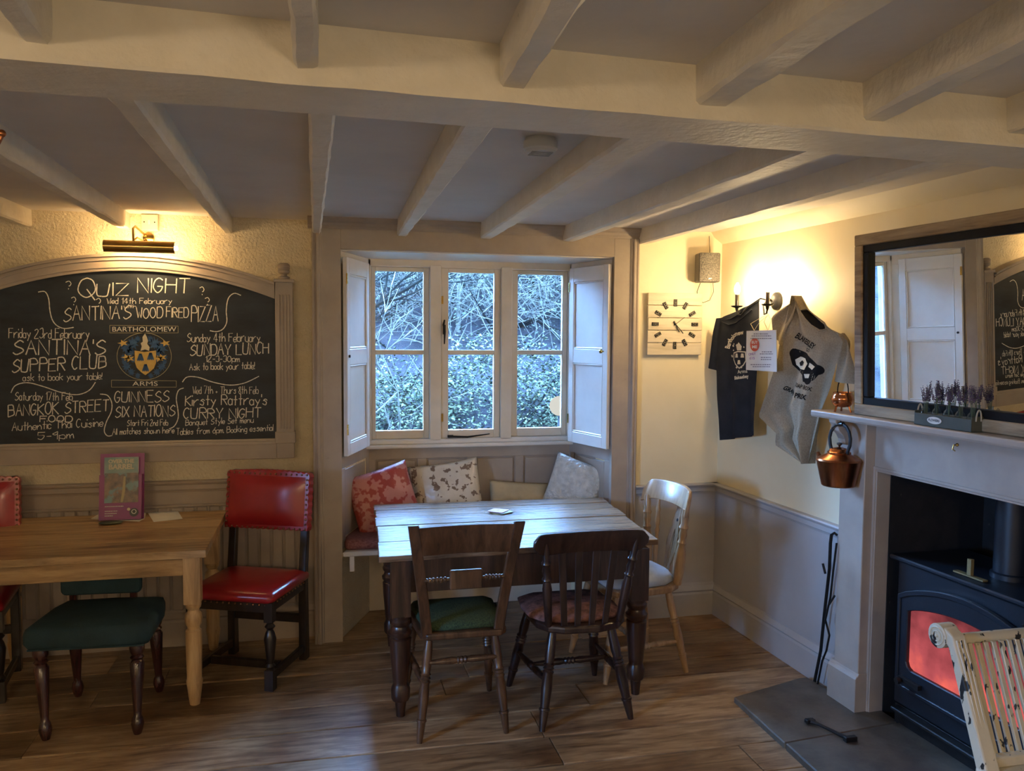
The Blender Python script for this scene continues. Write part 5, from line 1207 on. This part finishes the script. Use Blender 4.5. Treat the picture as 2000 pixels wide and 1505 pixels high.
b = MB(); ribW(b, [(1569, 606), (1576, 603), (1590, 615), (1610, 630), (1616, 641), (1640, 652)], GO, .0035); ribW(b, [(1569, 607), (1578, 621), (1590, 635), (1604, 646), (1615, 642)], GO, .0035); drape(b, bvh_of(body_g), GO, .001, False); b.build('collar', M_['shirt_grey'], g, smooth=True)
def wt_text(mb, s, path, hpx, off, slant=0, bold=.02, squeeze=1.0):   # text along a pixel path on the shirt plane
    vs, fs = text_mesh(s, 1.0, bold=bold); xs = [v[0] for v in vs]; ys = [v[1] for v in vs]; mn, mx = min(xs), max(xs); my = (max(ys)+min(ys))/2; h = max(ys)-min(ys)
    out = []
    for u, v in vs:
        t = (u-mn)/(mx-mn); a = interp(path, t); e = .01; q = interp(path, min(1, t+e)); p_ = interp(path, max(0, t-e)); dx, dy = q[0]-p_[0], q[1]-p_[1]; L = math.hypot(dx, dy) or 1
        k = (v-my)/h*hpx; p = atW(a[0]+(dy/L)*k*1.0, a[1]-(dx/L)*k, off); out.append((p.x, p.y, p.z))
    mb.add(out, fs)
GP = GO
b = MB()
wt_text(b, 'BLAKESLEY', [(1558, 654), (1575, 664), (1597, 678)], 12, GP, bold=.03)
wt_text(b, 'GO', [(1577, 682), (1586, 685)], 7, GP); wt_text(b, 'GRAND', [(1536, 756), (1556, 771)], 9, GP, bold=.04); wt_text(b, 'SOAP BOX', [(1556, 750), (1594, 760)], 8, GP, bold=.02); wt_text(b, 'PRIX', [(1561, 771), (1586, 776)], 10, GP, bold=.04);
def flatW(mb, pts, off): mb.add([tuple(atW(x, y, off)) for x, y in pts], [tuple(range(len(pts)))])
flatW(b, [(1547, 688), (1553, 680), (1562, 682), (1568, 690), (1580, 690), (1585, 698), (1595, 704), (1609, 716), (1606, 730), (1598, 742), (1586, 748), (1576, 745), (1574, 732), (1560, 722), (1552, 712)], GP-.002)
for cx, cy, r in ((1556, 690, 9), (1604, 722, 9), (1586, 742, 8)): flatW(b, [(cx+r*math.cos(2*PI*k/14), cy+r*1.1*math.sin(2*PI*k/14)) for k in range(14)], GP-.0015)
drape(b, bvh_of(body_g), GO); b.build('race_print', M_['print_and_shade_black'], g)
b = MB()
flatW(b, [(1557, 702), (1566, 696), (1578, 700), (1584, 710), (1578, 722), (1566, 720), (1558, 712)], GP); flatW(b, [(1588, 708), (1600, 716), (1594, 722), (1586, 716)], GP); flatW(b, [(1578, 730), (1590, 730), (1588, 738), (1580, 738)], GP)
drape(b, bvh_of(body_g), GO, .0035); b.build('print_highlight', M_['print_white'], g)
b = MB(); flatW(b, [(1564, 708), (1570, 703), (1576, 707), (1572, 714), (1566, 714)], GP+.001); drape(b, bvh_of(body_g), GO, .005); b.build('print_detail', M_['print_and_shade_black'], g)
# dark shirt
d = wall_thing('t_shirt', 0, 0, 0, 'charcoal T-shirt with cream crest print draped under the left candle lamp', 't-shirt')
DO = .065
def fd(u, v): return .020*math.sin(u*PI*4+v*2)*(.2+.8*min(1, max(0, (v-.45)/.4)))+.010*v
b = MB()
cloth(b, [(1407, 622), (1402, 660), (1401, 720), (1405, 770), (1412, 820), (1414, 859)], [(1483, 588), (1484, 640), (1482, 720), (1482, 790), (1481, 830), (1481, 850)], DO, fd, 30, 44)
body_d = b.build('body', M_['shirt_dark'], d, smooth=True, ang=80)
b = MB(); cloth(b, [(1400, 622), (1393, 650), (1388, 690), (1384, 718)], [(1410, 620), (1406, 660), (1403, 700), (1402, 724)], DO+.003, lambda u, v: .006*math.sin(u*6), 10, 14); b.build('sleeve', M_['shirt_dark'], d, smooth=True, ang=80)
b = MB(); ribW(b, [(1411, 627), (1425, 634), (1440, 630), (1455, 620), (1470, 604)], DO, .004); ribW(b, [(1411, 626), (1430, 622), (1452, 610), (1483, 587)], DO, .004); drape(b, bvh_of(body_d), DO, .001, False); b.build('collar', M_['shirt_dark'], d, smooth=True)
DP = DO
b = MB(); wt_text(b, 'Bartholomew', [(1423, 680), (1427, 665), (1438, 652), (1456, 648)], 9, DP, bold=.03); wt_text(b, 'Arms', [(1446, 726), (1462, 724)], 7, DP, bold=.02); wt_text(b, 'Blakesley', [(1440, 739), (1464, 735)], 9, DP, bold=.04)
def ringW(mb, pts, k, off):
    cx = sum(p[0] for p in pts)/len(pts); cy = sum(p[1] for p in pts)/len(pts); n = len(pts)
    vs = [tuple(atW(x, y, off)) for x, y in pts]+[tuple(atW(cx+(x-cx)*k, cy+(y-cy)*k, off)) for x, y in pts]
    mb.add(vs, [(i, (i+1) % n, n+(i+1) % n, n+i) for i in range(n)])
SHD = [(1436, 688), (1446, 685), (1460, 686), (1461, 704), (1456, 714), (1449, 720), (1440, 711), (1436, 702)]
ringW(b, SHD, .86, DP)
for (x, y) in ((1443, 694), (1454, 694), (1448, 707)): flatW(b, [(x-2, y-4), (x+2, y-4), (x+3, y+4), (x-3, y+4)], DP)
random.seed(5)
for k in range(30):
    a = random.uniform(0, 6.28); r = random.uniform(.75, 1.1); x = 1447+17*r*math.cos(a); y = 692+24*r*math.sin(a)
    if 1436 < x < 1461 and 688 < y < 716: continue
    s = random.uniform(1.2, 2.6); flatW(b, [(x-s, y), (x, y-s*1.3), (x+s, y+.5), (x, y+s)], DP)
flatW(b, [(1444, 684), (1442, 676), (1447, 668), (1453, 676), (1452, 684)], DP)
drape(b, bvh_of(body_d), DO); b.build('crest_print', M_['print_white'], d)
# notice
nt = wall_thing('hanging_notice', 0, 0, 0, 'laminated white T-shirt price notice hanging by string from the candle lamp', 'notice')
NO = .145
pts = [(1458, 646), (1516, 644), (1517, 726), (1457, 722)]
b = MB(); b.hexa([tuple(atW(x, y, NO)) for x, y in pts], [tuple(atW(x, y, NO)+Vector((0, .002, 0))) for x, y in pts]); b.build('sheet', M_['paper'], nt)
NP = NO+.002
b = MB()
for y, xa, xb in ((651, 1472, 1500), (655, 1468, 1506), (660, 1466, 1508), (686, 1488, 1508), (690, 1484, 1510), (697, 1486, 1506), (701, 1486, 1506), (711, 1466, 1506), (715, 1470, 1504)):
    x = xa
    while x < xb: w = random.uniform(1.5, 4); flatW(b, [(x, y), (min(x+w, xb), y), (min(x+w, xb), y+1.6), (x, y+1.6)], NP); x += w+1
tag(b.build('small_print', M_['paper_ink'], nt), kind='stuff')
b = MB(); flatW(b, [(1474+9*math.cos(2*PI*k/20), 673+13*math.sin(2*PI*k/20)) for k in range(20)], NP); b.build('red_disc', M_['red_ink'], nt)
b = MB(); wt_text(b, 'BUY', [(1468, 668), (1480, 668)], 6, NP+.001); wt_text(b, 'ME', [(1469, 677), (1479, 677)], 6, NP+.001); b.build('disc_lettering', M_['paper'], nt)
b = MB(); wt_text(b, 'ONLY', [(1462, 692), (1476, 690)], 5, NP); wt_text(b, '£15', [(1464, 699), (1474, 699)], 5, NP); b.build('price_lettering', M_['purple_ink'], nt)
b = MB(); ribW(b, [(1473, 645), (1466, 632), (1490, 618), (1500, 616)], NO, .0012); ribW(b, [(1473, 645), (1484, 628), (1498, 617)], NO, .0012); ribW(b, [(1500, 645), (1492, 628), (1500, 612), (1506, 625), (1500, 645)], NO, .0012); b.build('string', M_['string'], nt)

# lamps of the room outside the frame -------------------------------------------------------------------------
for k, (x, y, z, lb) in enumerate([(-1.9, -.9, 2.0, 'round glass ceiling lamp behind the viewer on the left'), (.35, -1.7, 2.0, 'round glass ceiling lamp straight behind the viewer')]):
    t = empty('ceiling_lamp', (x, y, z), 0, lb, 'lamp')
    MB().ball((0, 0, 0), .09, 20, 12).build('globe', M_['pendant'], t, smooth=True)
    MB().tube([(0, 0, .09), (0, 0, 2.375-z)], .006, 8).build('rod', M_['brass'], t)

# ================================================================ OUTSIDE
random.seed(21)
b = MB(); rows = []
for j in range(40):
    y = 5.5+j*.35; r = []
    for i in range(50):
        x = -8+i*.45; h = min(-.1+max(0, (y-6.3))*.62, 3.0)+noise.noise(Vector((x*.6, y*.6, 0)))*.35*(y > 6); r.append((x, y, min(h, 7)))
    rows.append(r)
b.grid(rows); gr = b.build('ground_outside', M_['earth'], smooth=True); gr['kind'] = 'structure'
b = MB(); b.box(-60, -3.32, -60, 60, -.3, -.1); b.box(-3.32, 60, -60, -2.95, -.3, -.1); b.box(3.4, 60, -2.95, 60, -.3, -.15); struct(b.build('ground_around', M_['earth']))
def ground(x, y): return min(-.1+max(0, (y-6.3))*.62, 3.0)
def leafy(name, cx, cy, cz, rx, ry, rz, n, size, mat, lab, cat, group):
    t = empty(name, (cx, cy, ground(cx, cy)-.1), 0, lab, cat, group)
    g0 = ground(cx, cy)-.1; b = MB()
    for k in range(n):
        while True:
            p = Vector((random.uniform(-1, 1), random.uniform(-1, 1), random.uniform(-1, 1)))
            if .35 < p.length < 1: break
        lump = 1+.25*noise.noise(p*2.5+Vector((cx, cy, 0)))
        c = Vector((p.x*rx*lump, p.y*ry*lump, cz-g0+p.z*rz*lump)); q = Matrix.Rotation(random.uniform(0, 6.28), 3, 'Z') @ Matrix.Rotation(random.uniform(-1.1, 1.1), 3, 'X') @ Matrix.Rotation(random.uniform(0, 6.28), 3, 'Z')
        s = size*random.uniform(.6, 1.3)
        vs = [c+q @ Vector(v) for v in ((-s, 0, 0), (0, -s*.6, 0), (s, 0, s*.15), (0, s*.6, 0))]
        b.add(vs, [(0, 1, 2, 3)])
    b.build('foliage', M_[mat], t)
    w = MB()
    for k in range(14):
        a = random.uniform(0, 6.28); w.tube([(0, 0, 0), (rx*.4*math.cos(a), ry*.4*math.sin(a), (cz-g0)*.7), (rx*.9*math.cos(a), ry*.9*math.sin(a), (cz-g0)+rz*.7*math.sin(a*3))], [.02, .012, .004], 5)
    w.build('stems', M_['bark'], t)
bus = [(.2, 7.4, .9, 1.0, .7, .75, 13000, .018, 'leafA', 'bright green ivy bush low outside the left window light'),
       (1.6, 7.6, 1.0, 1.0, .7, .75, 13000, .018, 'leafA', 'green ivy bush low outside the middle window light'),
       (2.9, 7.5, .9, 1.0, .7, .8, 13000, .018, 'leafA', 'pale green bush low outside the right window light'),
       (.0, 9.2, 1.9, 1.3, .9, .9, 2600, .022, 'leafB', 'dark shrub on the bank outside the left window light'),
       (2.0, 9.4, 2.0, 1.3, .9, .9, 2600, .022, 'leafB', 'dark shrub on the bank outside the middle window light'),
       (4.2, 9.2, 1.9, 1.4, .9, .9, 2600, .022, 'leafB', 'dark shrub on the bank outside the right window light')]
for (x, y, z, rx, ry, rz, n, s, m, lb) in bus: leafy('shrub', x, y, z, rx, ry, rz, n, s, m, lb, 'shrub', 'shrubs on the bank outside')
def tree(x, y, h, seed, mat, lab, lean=0, r0=.07, twigs=5, depth=5):
    random.seed(seed); t = empty('bare_tree', (x, y, ground(x, y)-.1), 0, lab, 'tree', 'bare trees on the bank outside'); tk = MB(); br = MB()
    def grow(p, d, L, r, dep):
        pts = [p]; q = p.copy(); dd = d.copy()
        for k in range(4):
            dd = (dd+Vector((random.gauss(0, .16), random.gauss(0, .16), random.gauss(.02, .1)))).normalized(); q = q+dd*L/4; pts.append(q.copy())
        (tk if dep == depth else br).tube(pts, [r*(1-.12*k) for k in range(5)], 5 if dep < depth else 8)
        if dep > 0:
            for k in range(twigs if dep < depth else 7):
                b0 = pts[random.randint(1, 4)]; nd = (dd+Vector((random.gauss(0, .75), random.gauss(0, .5), random.gauss(.15, .5)))).normalized()
                grow(b0.copy(), nd, L*random.uniform(.5, .75), max(.004, r*.5), dep-1)
    grow(Vector((0, 0, 0)), Vector((lean, 0, 1)).normalized(), h, r0, depth)
    tk.build('trunk', M_[mat], t, smooth=True); br.build('branches', M_[mat], t)
tree(.1, 8.3, 1.7, 1, 'bark', 'dark bare tree behind the left window light', .15, .05, 4, 4)
tree(.55, 6.9, 1.1, 2, 'twig', 'pale drooping creeper stems just outside the left window light', -.3, .014, 3, 3)
tree(2.9, 8.0, 1.8, 3, 'twig', 'pale slim bare tree behind the right window light', .1, .04, 4, 4)
tree(1.5, 9.2, 1.8, 4, 'twig', 'tangled pale bare tree behind the middle window light', 0, .03, 5, 4)
tree(2.6, 9.9, 2.0, 5, 'bark', 'dark bare tree further back between middle and right lights', -.1, .06, 4, 4)
tree(4.6, 9.4, 2.0, 6, 'twig', 'pale bare tree at the far right of the bank', -.2, .04, 4, 4)
tree(-.9, 9.6, 2.0, 7, 'twig', 'pale bare tree at the far left of the bank', .2, .04, 4, 4)
# tangle of twigs covering the bank
random.seed(77)
b = MB()
for k in range(12000):
    x = random.uniform(-2.5, 7); y = random.uniform(8.8, 13.5); z = ground(x, y)+random.uniform(0, 1.0)
    p = Vector((x, y, z)); d = Vector((random.gauss(0, 1), random.gauss(0, .4), random.gauss(.7, .7))).normalized(); pts = [p]
    for q in range(4): d = (d+Vector((random.gauss(0, .35), random.gauss(0, .2), random.gauss(0, .3)))).normalized(); p = p+d*random.uniform(.12, .3); pts.append(p.copy())
    b.tube(pts, [.006, .005, .004, .003, .002], 3)
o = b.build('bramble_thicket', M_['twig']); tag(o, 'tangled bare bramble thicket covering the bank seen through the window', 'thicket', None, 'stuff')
t = empty('glint_globe', (1.98, 6.75, ground(1.98, 6.75)), 0, 'glowing globe added outside for the pale round glint in the right window light', 'lamp')  # added glowing globe on a post, makes the pale round reflection in the pane
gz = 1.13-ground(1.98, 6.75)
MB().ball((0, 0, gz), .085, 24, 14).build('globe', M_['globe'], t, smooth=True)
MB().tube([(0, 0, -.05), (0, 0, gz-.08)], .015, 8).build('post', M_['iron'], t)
